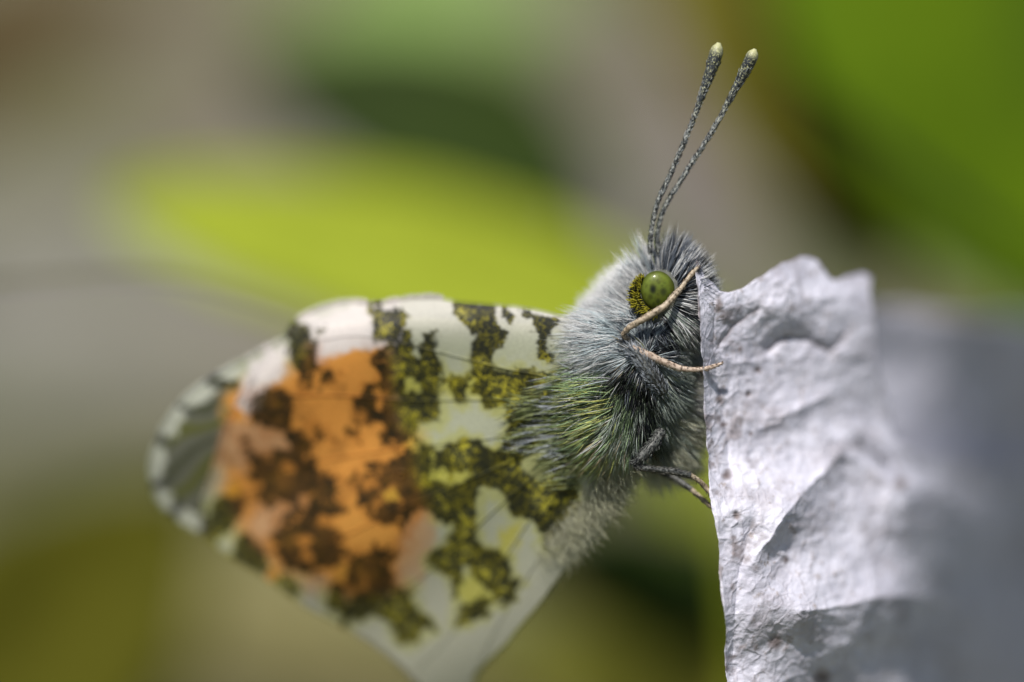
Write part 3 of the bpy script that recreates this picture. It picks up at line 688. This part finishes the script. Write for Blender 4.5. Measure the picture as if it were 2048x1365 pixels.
# soft hairs of the hindwing's inner margin
n = 1700; t_ = 0.72 * rng.uniform(0, 1, n); im = catmull([(1262, 905), (1245, 975), (1205, 1045), (1150, 1112), (1100, 1175), (1045, 1245)], 4000)[(t_ ** 1.3 * 3999).astype(int)]
rx, ry = im[:, 0] - rng.uniform(0, 70, n) ** 1.0, im[:, 1] - rng.uniform(0, 40, n)
d = np.c_[0.6 + 0.35 * rng.standard_normal(n), 0.7 + 0.35 * rng.standard_normal(n), -0.15 + 0.3 * rng.standard_normal(n)]; d /= np.linalg.norm(d, axis=1, keepdims=True)
c = np.tile(np.array([[0.62, 0.62, 0.46]]), (n, 1)) * rng.uniform(0.7, 1.2, n)[:, None]
V, F, C = hairs(np.c_[rx, ry, wing_depth(rx, ry) - 1], d, rng.uniform(18, 90, n) * (1 - 0.6 * t_), 0.6, c, c, 0.1 * rng.standard_normal((n, 3)))
tag(build('inner_margin_hair', V, F, HAIR, hw, {'tint': C}), kind='stuff')
fringe(fo, True, 100, 520, fw, 2600); fringe(ho, False, 230, 560, hw, 1800)

# --- eyes
EYE = mat_eye()
def eye(c, r, ang, front):
    nu, nv = 110, 80
    th = np.linspace(0, 2 * math.pi, nu, endpoint=False)[:, None]; ph = np.linspace(0.02, math.pi - 0.02, nv)[None]
    L = np.stack([np.cos(th) * np.sin(ph), np.sin(th) * np.sin(ph), -np.cos(ph) + 0 * th], -1).reshape(-1, 3)
    if not front: L[:, 2] *= -1
    S = L * np.array(r); ca, sa = math.cos(ang), math.sin(ang)
    v = np.c_[S[:, 0] * ca - S[:, 1] * sa, S[:, 0] * sa + S[:, 1] * ca, S[:, 2]] + np.array(c)
    spot = np.zeros(len(v))
    for sx, sy, rx, ry, k in [(1306, 579, 7, 10, 1), (1327, 584, 7, 9, .7), (1316, 603, 5, 6, .7), (1301, 594, 6, 7, .5), (1308, 609, 4, 5, .45), (1336, 592, 5, 7, .35)]:
        dx, dy = v[:, 0] - sx - (c[0] - 1316), v[:, 1] - sy - (c[1] - 582)
        spot = np.maximum(spot, k * np.exp(-((dx / rx) ** 2 + (dy / ry) ** 2) ** 1.6))
    er = np.random.default_rng(3)
    for _ in range(34):
        sx, sy = c[0] + er.uniform(-32, 32), c[1] + er.uniform(-30, 38)
        spot = np.maximum(spot, er.uniform(.15, .45) * np.exp(-(((v[:, 0] - sx) / er.uniform(2, 4)) ** 2 + ((v[:, 1] - sy) / er.uniform(2, 5)) ** 2)))
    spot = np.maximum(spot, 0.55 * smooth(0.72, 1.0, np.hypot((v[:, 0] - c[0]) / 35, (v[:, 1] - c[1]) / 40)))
    lift = np.clip(0.5 - 0.5 * (v[:, 1] - c[1]) / 38 - 0.2 * (v[:, 0] - c[0]) / 38, 0, 1)  # light from the upper left painted into the eye colour
    return build('eye', v, grid_faces(nu, nv, True), EYE, bf, {'spot': spot, 'lift': lift})
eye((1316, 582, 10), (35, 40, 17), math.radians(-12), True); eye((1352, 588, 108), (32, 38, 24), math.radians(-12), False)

# --- antennae
ANT = mat_antenna()
def antenna(pts, z0, z1, club, label):
    p = catmull(np.array(pts, float), 110); t = np.linspace(0, 1, 110)
    r = 3.4 + 1.4 * t + (club - 4.8) * smooth(0.62, 0.95, t) ** 1.3
    r = r * np.sqrt(np.clip(1 - smooth(0.915, 1.0, t) ** 1.6 * 0.93, 0.02, 1)) * (1 + 0.03 * np.sin(t * 190))
    tv, tf = tube(np.c_[p, z0 + (z1 - z0) * t], r, 14, 0.02)
    al = np.r_[np.repeat(t, 14), 0, 1]
    a = build('antenna', tv, tf, ANT, bf, {'along': al}); a['label'] = label
    n = 700; i = rng.integers(2, 98, n); th = rng.uniform(0, 2 * math.pi, n)
    rt = tv[i * 14 + rng.integers(0, 14, n)]; ax = np.c_[p[i + 1] - p[i], np.full(n, 0.0)]; ax /= np.linalg.norm(ax, axis=1, keepdims=True)
    out = rt - np.c_[p[i], z0 + (z1 - z0) * t[i]]; out /= np.linalg.norm(out, axis=1, keepdims=True) + 1e-9
    d = ax + 0.35 * out; d /= np.linalg.norm(d, axis=1, keepdims=True)
    g = rng.random(n)[:, None]; c = np.where(g > 0.62, np.array([[.42, .45, .46]]), np.array([[.04, .045, .05]]))
    V, F, C = hairs(rt, d, rng.uniform(5, 9, n), 0.9, c, c); tag(build('antenna_scales', V, F, HAIR, a, {'tint': C}), kind='stuff')
antenna([(1300, 510), (1301, 475), (1313, 412), (1336, 360), (1362, 300), (1385, 244), (1405, 188), (1425, 132), (1438, 86)], 40, 22, 14.0, 'antenna with the darker speckled club')
antenna([(1318, 510), (1314, 472), (1329, 416), (1359, 366), (1388, 320), (1418, 274), (1448, 221), (1474, 172), (1497, 129), (1510, 99)], 60, 5, 13.0, 'antenna with the yellowish club')

# --- fur
PAL = {'white': (0.93, 0.945, 0.955), 'blue': (0.66, 0.74, 0.77), 'slate': (0.20, 0.23, 0.28), 'black': (0.012, 0.014, 0.018), 'green': (0.46, 0.62, 0.34), 'yellow': (0.70, 0.72, 0.26),
       'olive': (0.34, 0.37, 0.11), 'grey': (0.56, 0.63, 0.57), 'cream': (0.80, 0.80, 0.64), 'dkgreen': (0.10, 0.14, 0.09), 'tan': (0.5, 0.42, 0.28)}
# x, y, dirx, diry, length, [(colour, weight)...]
G = [
    (1296, 512, -.10, -1, 62, 'slate 3 white 1 black 3'), (1325, 512, .12, -1, 66, 'slate 3 white 2 black 2'), (1352, 505, .25, -1, 66, 'black 3 slate 2 white 1'), (1372, 505, .38, -1, 58, 'white 2 slate 2 black 2'),
    (1388, 520, .55, -.9, 52, 'black 2 slate 2 white 2'), (1400, 545, .95, -.45, 44, 'white 4 slate 2'), (1402, 570, 1, -.1, 38, 'white 3 black 2'),
    (1362, 560, .55, -.85, 40, 'black 3 slate 2 white 2'), (1365, 600, .9, .1, 34, 'black 3 white 2 slate 2'), (1380, 625, .8, .45, 36, 'black 2 white 3 slate 1'), (1355, 640, .7, .75, 60, 'white 4 black 2 grey 2'), (1335, 655, .5, .9, 55, 'black 3 grey 3'),
    (1278, 530, -.45, -.9, 62, 'white 4 blue 2'), (1255, 545, -.5, -.87, 82, 'white 6 blue 1'), (1225, 580, -.62, -.78, 88, 'white 6'), (1195, 615, -.8, -.55, 82, 'white 6'), (1172, 655, -.95, -.25, 78, 'white 6'), (1160, 700, -1, .02, 80, 'white 4 blue 2'),
    (1265, 590, -.55, -.75, 55, 'white 6 blue 1'), (1255, 630, -.7, -.3, 55, 'blue 2 white 5'), (1240, 660, -.85, .1, 58, 'blue 4 white 3 slate 1'), (1215, 680, -.95, .22, 66, 'white 5 blue 3'),
    (1250, 700, -.88, .45, 66, 'white 3 blue 4 tan 1'), (1225, 725, -.9, .4, 70, 'white 4 blue 2 yellow 1'), (1180, 740, -1, .12, 76, 'green 3 white 1 yellow 2'), (1195, 775, -.95, .3, 78, 'yellow 3 green 4 white 1'),
    (1165, 800, -.98, .2, 80, 'green 3 yellow 2 dkgreen 2'), (1165, 850, -.95, .3, 78, 'green 3 olive 3 yellow 1'), (1185, 885, -.82, .55, 82, 'green 3 dkgreen 2 yellow 1'), (1215, 905, -.6, .8, 80, 'olive 3 green 2 tan 1'),
    (1240, 770, -.65, .65, 56, 'dkgreen 4 black 4 green 1'), (1250, 810, -.62, .72, 72, 'green 4 grey 2 dkgreen 2'), (1255, 850, -.3, .95, 72, 'grey 4 green 2 tan 1'), (1285, 880, 0, 1, 46, 'grey 4 blue 1 tan 1'),
    (1280, 770, .1, .9, 24, 'black 8 dkgreen 1'), (1262, 745, -.3, .8, 34, 'black 6 dkgreen 2'), (1290, 810, .15, .95, 46, 'black 5 dkgreen 2 grey 1'), (1300, 850, .1, .95, 46, 'black 4 dkgreen 1'), (1310, 830, .35, .85, 62, 'grey 3 dkgreen 2'), (1320, 780, .6, .65, 66, 'grey 4 slate 2'), (1340, 830, .75, .5, 64, 'grey 4 cream 1'),  # black hairs paint the dark shaded hollow in mid thorax
    (1345, 740, .85, .35, 56, 'grey 4 slate 1'), (1345, 690, .7, .6, 56, 'grey 4 white 2'), (1310, 690, .15, -.5, 26, 'blue 3 slate 2 white 1'), (1285, 680, -.1, -.7, 24, 'blue 3 slate 3'), (1310, 660, .4, .5, 40, 'black 5 slate 1'),
    (1335, 900, .65, .75, 60, 'cream 4 grey 3'), (1250, 930, -.1, 1, 80, 'cream 4 grey 2'), (1200, 980, -.2, .95, 66, 'cream 5 grey 1'), (1240, 1000, .4, .85, 72, 'cream 5'), (1190, 1090, .45, .85, 60, 'cream 5'), (1130, 1200, .3, .9, 46, 'cream 4 grey 1'), (1050, 1330, .1, .95, 40, 'cream 4 grey 1')]
def sample_body(n, ells, frontness):
    out_p = []; out_n = []
    while sum(len(a) for a in out_p) < n:
        wts = np.array([e['r'][0] * e['r'][1] for e in ells]); ei = rng.choice(len(ells), 4000, p=wts / wts.sum())
        s = rng.standard_normal((4000, 3)); s /= np.linalg.norm(s, axis=1, keepdims=True)
        keep = (s[:, 2] < 0.25) | (rng.random(4000) > frontness)
        ps = np.empty((4000, 3)); ns = np.empty((4000, 3))
        for k, e in enumerate(ells):
            m = ei == k; ps[m] = (s[m] * e['r']) @ e['R'].T + e['c']; q = (s[m] / e['r']) @ e['R'].T; ns[m] = q / np.linalg.norm(q, axis=1, keepdims=True)
        for k, e in enumerate(ELL):
            q = ((ps - e['c']) @ e['R']) / e['r']; same = next((a for a, b in enumerate(ells) if b is e), -1); keep &= ((q ** 2).sum(1) > 0.93) | (ei == same)
        out_p.append(ps[keep]); out_n.append(ns[keep])
    return np.vstack(out_p)[:n], np.vstack(out_n)[:n]

def guides(G):
    gc = []
    for g in G:
        tk = g[5].split(); wt = np.array(tk[1::2], float); gc.append((np.array([PAL[k] for k in tk[::2]]), wt / wt.sum()))
    return np.array([g[:2] for g in G], float), np.array([g[2:4] for g in G], float), np.array([g[4] for g in G], float), gc

def fur(name, n, ells, G, rad=1.0, xmax=9999, frontness=0.72, lmul=1.0, nrm=0.42, spread=0.15, clump=18, pull=0.6, light=1.0):
    GP, GD, GL, GC = guides(G)
    p, nr = sample_body(n, ells, frontness)
    # keep the eyes and the scaly rim behind the near eye free
    dx, dy = p[:, 0] - 1316, p[:, 1] - 582
    q = np.hypot(dx / 38, dy / 43); an = np.degrees(np.arctan2(dy, dx)) % 360
    keep = ~((q < np.where((an > 85) & (an < 225), 1.55, 1.02)) & (p[:, 2] < 60))
    q2 = np.hypot((p[:, 0] - 1352) / 36, (p[:, 1] - 588) / 42); keep &= ~((q2 < 1) & (p[:, 2] > 80))
    keep &= p[:, 0] < xmax + 14 * fbm(p[:, 1], p[:, 2], 20, 2, 7)
    p, nr = p[keep], nr[keep]; n = len(p)
    d2 = ((p[:, None, :2] - GP[None]) ** 2).sum(-1); wgt = 1 / (d2 + 120) ** 1.6; wgt /= wgt.sum(1, keepdims=True)
    d = wgt @ GD; d /= np.linalg.norm(d, axis=1, keepdims=True) + 1e-9; L = wgt @ GL * lmul
    cl = np.c_[fbm(p[:, 0], p[:, 1], 22, 2, 101), fbm(p[:, 0], p[:, 1], 22, 2, 102)]
    flow = d.copy(); d = d + 0.4 * cl + spread * rng.standard_normal((n, 2))
    d3 = np.c_[d, np.zeros(n)] + nr * nrm + np.c_[np.zeros((n, 2)), 0.10 * rng.standard_normal(n)]
    d3 /= np.linalg.norm(d3, axis=1, keepdims=True)
    L = L * rng.uniform(0.5, 1.2, n)
    # hairs gather into loose tufts: each leans towards the tip of its nearest tuft leader
    ld = rng.choice(n, max(1, n // clump), replace=False); own = np.empty(n, int)
    for k in range(0, n, 2000):
        own[k:k + 2000] = ld[((p[k:k + 2000, None] - p[None, ld]) ** 2).sum(-1).argmin(1)]
    tip = p[own] + d3[own] * L[own][:, None]
    to = tip - p; to /= np.linalg.norm(to, axis=1, keepdims=True) + 1e-9
    pl = pull * rng.uniform(0.3, 1.0, n)[:, None]
    bend_c = (to - d3) * pl
    pick = (wgt ** 1.4); pick /= pick.sum(1, keepdims=True)
    gi = (pick.cumsum(1) > rng.random(n)[:, None]).argmax(1)
    c = np.array([GC[k][0][rng.choice(len(GC[k][1]), p=GC[k][1])] for k in gi])
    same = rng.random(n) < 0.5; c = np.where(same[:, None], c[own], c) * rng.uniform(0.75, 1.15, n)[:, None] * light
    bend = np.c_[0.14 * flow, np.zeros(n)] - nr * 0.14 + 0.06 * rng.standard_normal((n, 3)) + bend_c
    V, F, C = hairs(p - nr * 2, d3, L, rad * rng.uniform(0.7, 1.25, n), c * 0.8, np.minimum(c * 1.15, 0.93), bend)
    return tag(build(name, V, F, HAIR, bf, {'tint': C}), kind='stuff')
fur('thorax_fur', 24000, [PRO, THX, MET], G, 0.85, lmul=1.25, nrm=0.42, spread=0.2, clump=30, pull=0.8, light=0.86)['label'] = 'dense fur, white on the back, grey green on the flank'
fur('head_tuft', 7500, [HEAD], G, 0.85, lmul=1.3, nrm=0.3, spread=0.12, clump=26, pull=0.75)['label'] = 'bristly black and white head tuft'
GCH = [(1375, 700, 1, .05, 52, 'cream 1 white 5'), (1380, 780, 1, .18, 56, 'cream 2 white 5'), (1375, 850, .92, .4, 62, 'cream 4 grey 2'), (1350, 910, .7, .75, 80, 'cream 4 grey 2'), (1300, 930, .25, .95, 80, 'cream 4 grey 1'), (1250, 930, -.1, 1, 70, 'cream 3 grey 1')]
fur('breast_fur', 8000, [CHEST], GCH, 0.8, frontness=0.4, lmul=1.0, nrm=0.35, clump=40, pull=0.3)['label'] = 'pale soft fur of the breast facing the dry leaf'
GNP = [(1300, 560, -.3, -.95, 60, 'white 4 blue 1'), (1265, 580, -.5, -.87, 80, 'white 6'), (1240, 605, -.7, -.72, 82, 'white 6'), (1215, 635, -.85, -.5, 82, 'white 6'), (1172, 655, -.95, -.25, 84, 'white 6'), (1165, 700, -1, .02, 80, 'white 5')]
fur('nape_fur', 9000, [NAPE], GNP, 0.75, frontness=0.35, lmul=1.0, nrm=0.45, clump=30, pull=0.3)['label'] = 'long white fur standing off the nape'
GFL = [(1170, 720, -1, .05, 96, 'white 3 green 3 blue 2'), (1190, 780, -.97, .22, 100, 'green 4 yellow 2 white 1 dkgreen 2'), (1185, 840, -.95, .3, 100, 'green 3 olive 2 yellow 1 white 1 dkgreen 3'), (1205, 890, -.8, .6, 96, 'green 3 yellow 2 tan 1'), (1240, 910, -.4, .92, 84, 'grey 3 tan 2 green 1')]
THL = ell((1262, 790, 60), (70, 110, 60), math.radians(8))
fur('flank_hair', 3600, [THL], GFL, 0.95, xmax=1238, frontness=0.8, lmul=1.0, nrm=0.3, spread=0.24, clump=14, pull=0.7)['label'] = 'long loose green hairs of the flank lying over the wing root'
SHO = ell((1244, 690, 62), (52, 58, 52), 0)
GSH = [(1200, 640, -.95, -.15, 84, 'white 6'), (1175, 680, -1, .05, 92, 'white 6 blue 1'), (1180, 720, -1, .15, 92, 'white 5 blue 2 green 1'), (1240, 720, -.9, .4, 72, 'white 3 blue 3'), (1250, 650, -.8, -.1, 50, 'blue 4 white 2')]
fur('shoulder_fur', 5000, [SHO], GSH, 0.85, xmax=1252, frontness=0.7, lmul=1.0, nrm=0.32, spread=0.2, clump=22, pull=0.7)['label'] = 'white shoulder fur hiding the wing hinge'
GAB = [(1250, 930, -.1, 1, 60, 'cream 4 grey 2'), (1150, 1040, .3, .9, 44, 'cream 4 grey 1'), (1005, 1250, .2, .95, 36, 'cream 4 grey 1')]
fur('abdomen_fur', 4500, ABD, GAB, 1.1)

# short yellow and black scales hugging the eye from behind
n = 1100; a = rng.uniform(math.radians(88), math.radians(218), n); rr = 0.98 + 0.6 * rng.uniform(0, 1, n) ** 1.3 * np.sin((a - math.radians(80)) / math.radians(146) * math.pi)
px = 1316 + np.cos(a) * 36 * rr; py = 582 + np.sin(a) * 41 * rr; pz = 2 + rng.uniform(-4, 6, n) - 10 * (rr - 1)
d = np.c_[-0.3 * np.sin(a) + 0.5 * np.cos(a), 0.3 * np.cos(a) + 0.5 * np.sin(a), np.full(n, -0.35)] + 0.25 * rng.standard_normal((n, 3)); d /= np.linalg.norm(d, axis=1, keepdims=True)
c = np.where((rng.random(n) > 0.42)[:, None], np.array([[0.50, 0.46, 0.04]]), np.array([[0.012, 0.012, 0.01]]))
V, F, C = hairs(np.c_[px, py, pz + 6], d, rng.uniform(7, 14, n), 1.2, c, c); tag(build('eye_rim_scales', V, F, HAIR, bf, {'tint': C}), kind='stuff')['label'] = 'yellow and black scales behind the eye'

# silvery setae lying over the wing root
n = 900; q = rng.uniform(0, 1, (n, 2)); q[:, 0] = q[:, 0] ** 0.7; rx = 1050 + 140 * q[:, 0]; ry = 850 + (q[:, 1] - 0.5) * (90 + 190 * q[:, 0]) + 14 * fbm(rx, q[:, 1] * 300, 30, 2, 5)
kp = (fbm(rx, ry, 24, 2, 116) > 0.08 - 0.2 * q[:, 0]); rx, ry = rx[kp], ry[kp]; n = len(rx)
root = np.c_[rx, ry, wing_depth(rx, ry) - 3]; cl = fbm(rx, ry, 24, 2, 111)
d = np.c_[np.full(n, -0.95), 0.12 + 0.25 * cl, -0.18 - 0.1 * rng.random(n)] + 0.08 * rng.standard_normal((n, 3)); d /= np.linalg.norm(d, axis=1, keepdims=True)
sel = rng.random(n) + 0.7 * fbm(rx, ry, 30, 2, 113)
c = np.where((sel > 0.78)[:, None], np.array([[.66, .70, .78]]), np.where((sel > 0.2)[:, None], np.array([[.44, .50, .22]]), np.array([[.06, .075, .05]])))
V, F, C = hairs(root, d, rng.uniform(24, 90, n), 1.0, c * .9, c, np.c_[0.1 * rng.standard_normal((n, 2)), np.full(n, 0.14)])
tag(build('wing_root_hair', V, F, HAIR, bf, {'tint': C}), kind='stuff')

# --- legs
LEG_D = mat_speckle('dark_leg', (0.13, 0.135, 0.125), (0.015, 0.016, 0.016), 9000, 0.40, 0.66)
LEG_P = mat_speckle('pale_leg', (0.52, 0.42, 0.34), (0.24, 0.17, 0.125), 6000, 0.35, 0.6)
LEG_B = mat_speckle('brown_leg', (0.40, 0.33, 0.24), (0.13, 0.095, 0.06), 7000, 0.35, 0.6)
def leg(segs, mats, hair_c, label=None):
    o = bpy.data.objects.new('leg', None); col.objects.link(o); o.parent = bf; o.empty_display_size = 0.0005
    if label: o['label'] = label
    for (nm, pts, rad, nh, hl), m in zip(segs, mats):
        k = 30; v, f = tube(np.array(pts, float), np.array(rad) * 0.98, 12, 0.05, 3, n=k)
        s = build(nm, v, f, m, o)
        if nh:
            i = rng.integers(1, k - 1, nh); j = rng.integers(0, 12, nh); rt = v[i * 12 + j]; ctr = v[:k * 12].reshape(k, 12, 3).mean(1)
            ax = ctr[np.minimum(i + 1, k - 1)] - ctr[i - 1]; ax /= np.linalg.norm(ax, axis=1, keepdims=True) + 1e-9
            out = rt - ctr[i]; out /= np.linalg.norm(out, axis=1, keepdims=True) + 1e-9
            d = ax * 0.9 + out * 0.5 + 0.15 * rng.standard_normal((nh, 3)); d /= np.linalg.norm(d, axis=1, keepdims=True)
            c = np.array(hair_c[nm])[rng.integers(0, len(hair_c[nm]), nh)]
            V, F, C = hairs(rt, d, rng.uniform(0.5, 1.1, nh) * hl, 0.8, c, c)
            hb = build('bristles', V, F, HAIR, o, {'tint': C}); hb['kind'] = 'stuff'
    return o
HC = {'femur': [(.4, .44, .48), (.1, .11, .12), (.62, .66, .72)], 'tibia': [(.25, .22, .17), (.05, .04, .03)], 'tarsus': [(.3, .22, .15), (.06, .04, .03)]}
HD = {'femur': [(.03, .032, .035), (.22, .24, .22), (.01, .01, .01)], 'tibia': [(.05, .05, .05), (.2, .19, .17)], 'tarsus': [(.08, .06, .05), (.2, .16, .12)]}
leg([('femur', [(1300, 690, 40), (1270, 686, 18), (1246, 672, -8)], [9, 8, 5], 120, 14), ('tibia', [(1244, 671, -10), (1258, 656, -14), (1296, 633, -22), (1330, 612, -22), (1352, 588, -12), (1366, 572, -4)], [4, 6, 7.2, 7, 6.5, 5], 150, 6),
     ('tarsus', [(1364, 574, -5), (1376, 558, 0), (1386, 546, 6), (1393, 538, 10), (1398, 531, 14)], [5, 4.6, 5.5, 4, 2.5], 40, 6)], [LEG_B, LEG_B, LEG_B], HC, 'brown foreleg crossing in front of the eye')
leg([('femur', [(1326, 784, 10), (1302, 748, -12), (1276, 712, -16), (1258, 695, -12)], [13, 13, 10, 6], 700, 17), ('tibia', [(1257, 694, -10), (1270, 699, -14), (1300, 712, -14), (1335, 728, -8), (1362, 738, -2)], [6, 7.6, 8, 7, 6.6], 140, 5),
     ('tarsus', [(1360, 737, -2), (1385, 740, 2), (1408, 738, 8), (1428, 733, 16), (1446, 726, 22)], [6, 5, 4.4, 4.2, 2], 60, 6)], [LEG_D, LEG_P, LEG_P], HC, 'pale brown middle leg with a tufted grey thigh')
leg([('femur', [(1324, 862, 20), (1306, 890, 2), (1286, 912, -6), (1268, 931, -6)], [10, 11.5, 10, 6], 260, 10), ('tibia', [(1267, 932, -6), (1290, 937, -4), (1320, 941, 0), (1350, 944, 6), (1381, 951, 12)], [6, 6.2, 6.4, 7, 6.5], 240, 7),
     ('tarsus', [(1379, 950, 12), (1398, 962, 16), (1412, 976, 24), (1424, 990, 22), (1436, 1008, 22)], [5.5, 5, 5.6, 5, 2.5], 60, 7)], [LEG_D, LEG_D, LEG_B], HD, 'dark hind leg bent sharply at the knee')
leg([('femur', [(1330, 880, 110), (1315, 905, 100), (1302, 936, 92)], [9, 9, 5], 80, 9), ('tibia', [(1302, 936, 92), (1325, 946, 84), (1350, 957, 74), (1384, 979, 62)], [5, 5.5, 6, 6], 160, 7),
     ('tarsus', [(1382, 978, 62), (1400, 994, 54), (1416, 1008, 46), (1430, 1021, 40)], [5, 4.4, 4.4, 2.2], 50, 7)], [LEG_D, LEG_D, LEG_B], HD, 'far hind leg partly hidden behind the near one')
leg([('femur', [(1335, 770, 120), (1352, 780, 118), (1370, 776, 112)], [9, 8, 5], 60, 10), ('tibia', [(1370, 776, 112), (1385, 764, 96), (1400, 752, 80), (1412, 746, 66)], [5, 5, 5, 4.5], 40, 6),
     ('tarsus', [(1411, 746, 66), (1416, 744, 58), (1420, 742, 50)], [4.4, 4, 2.2], 20, 6)], [LEG_D, LEG_B, LEG_B], HC)
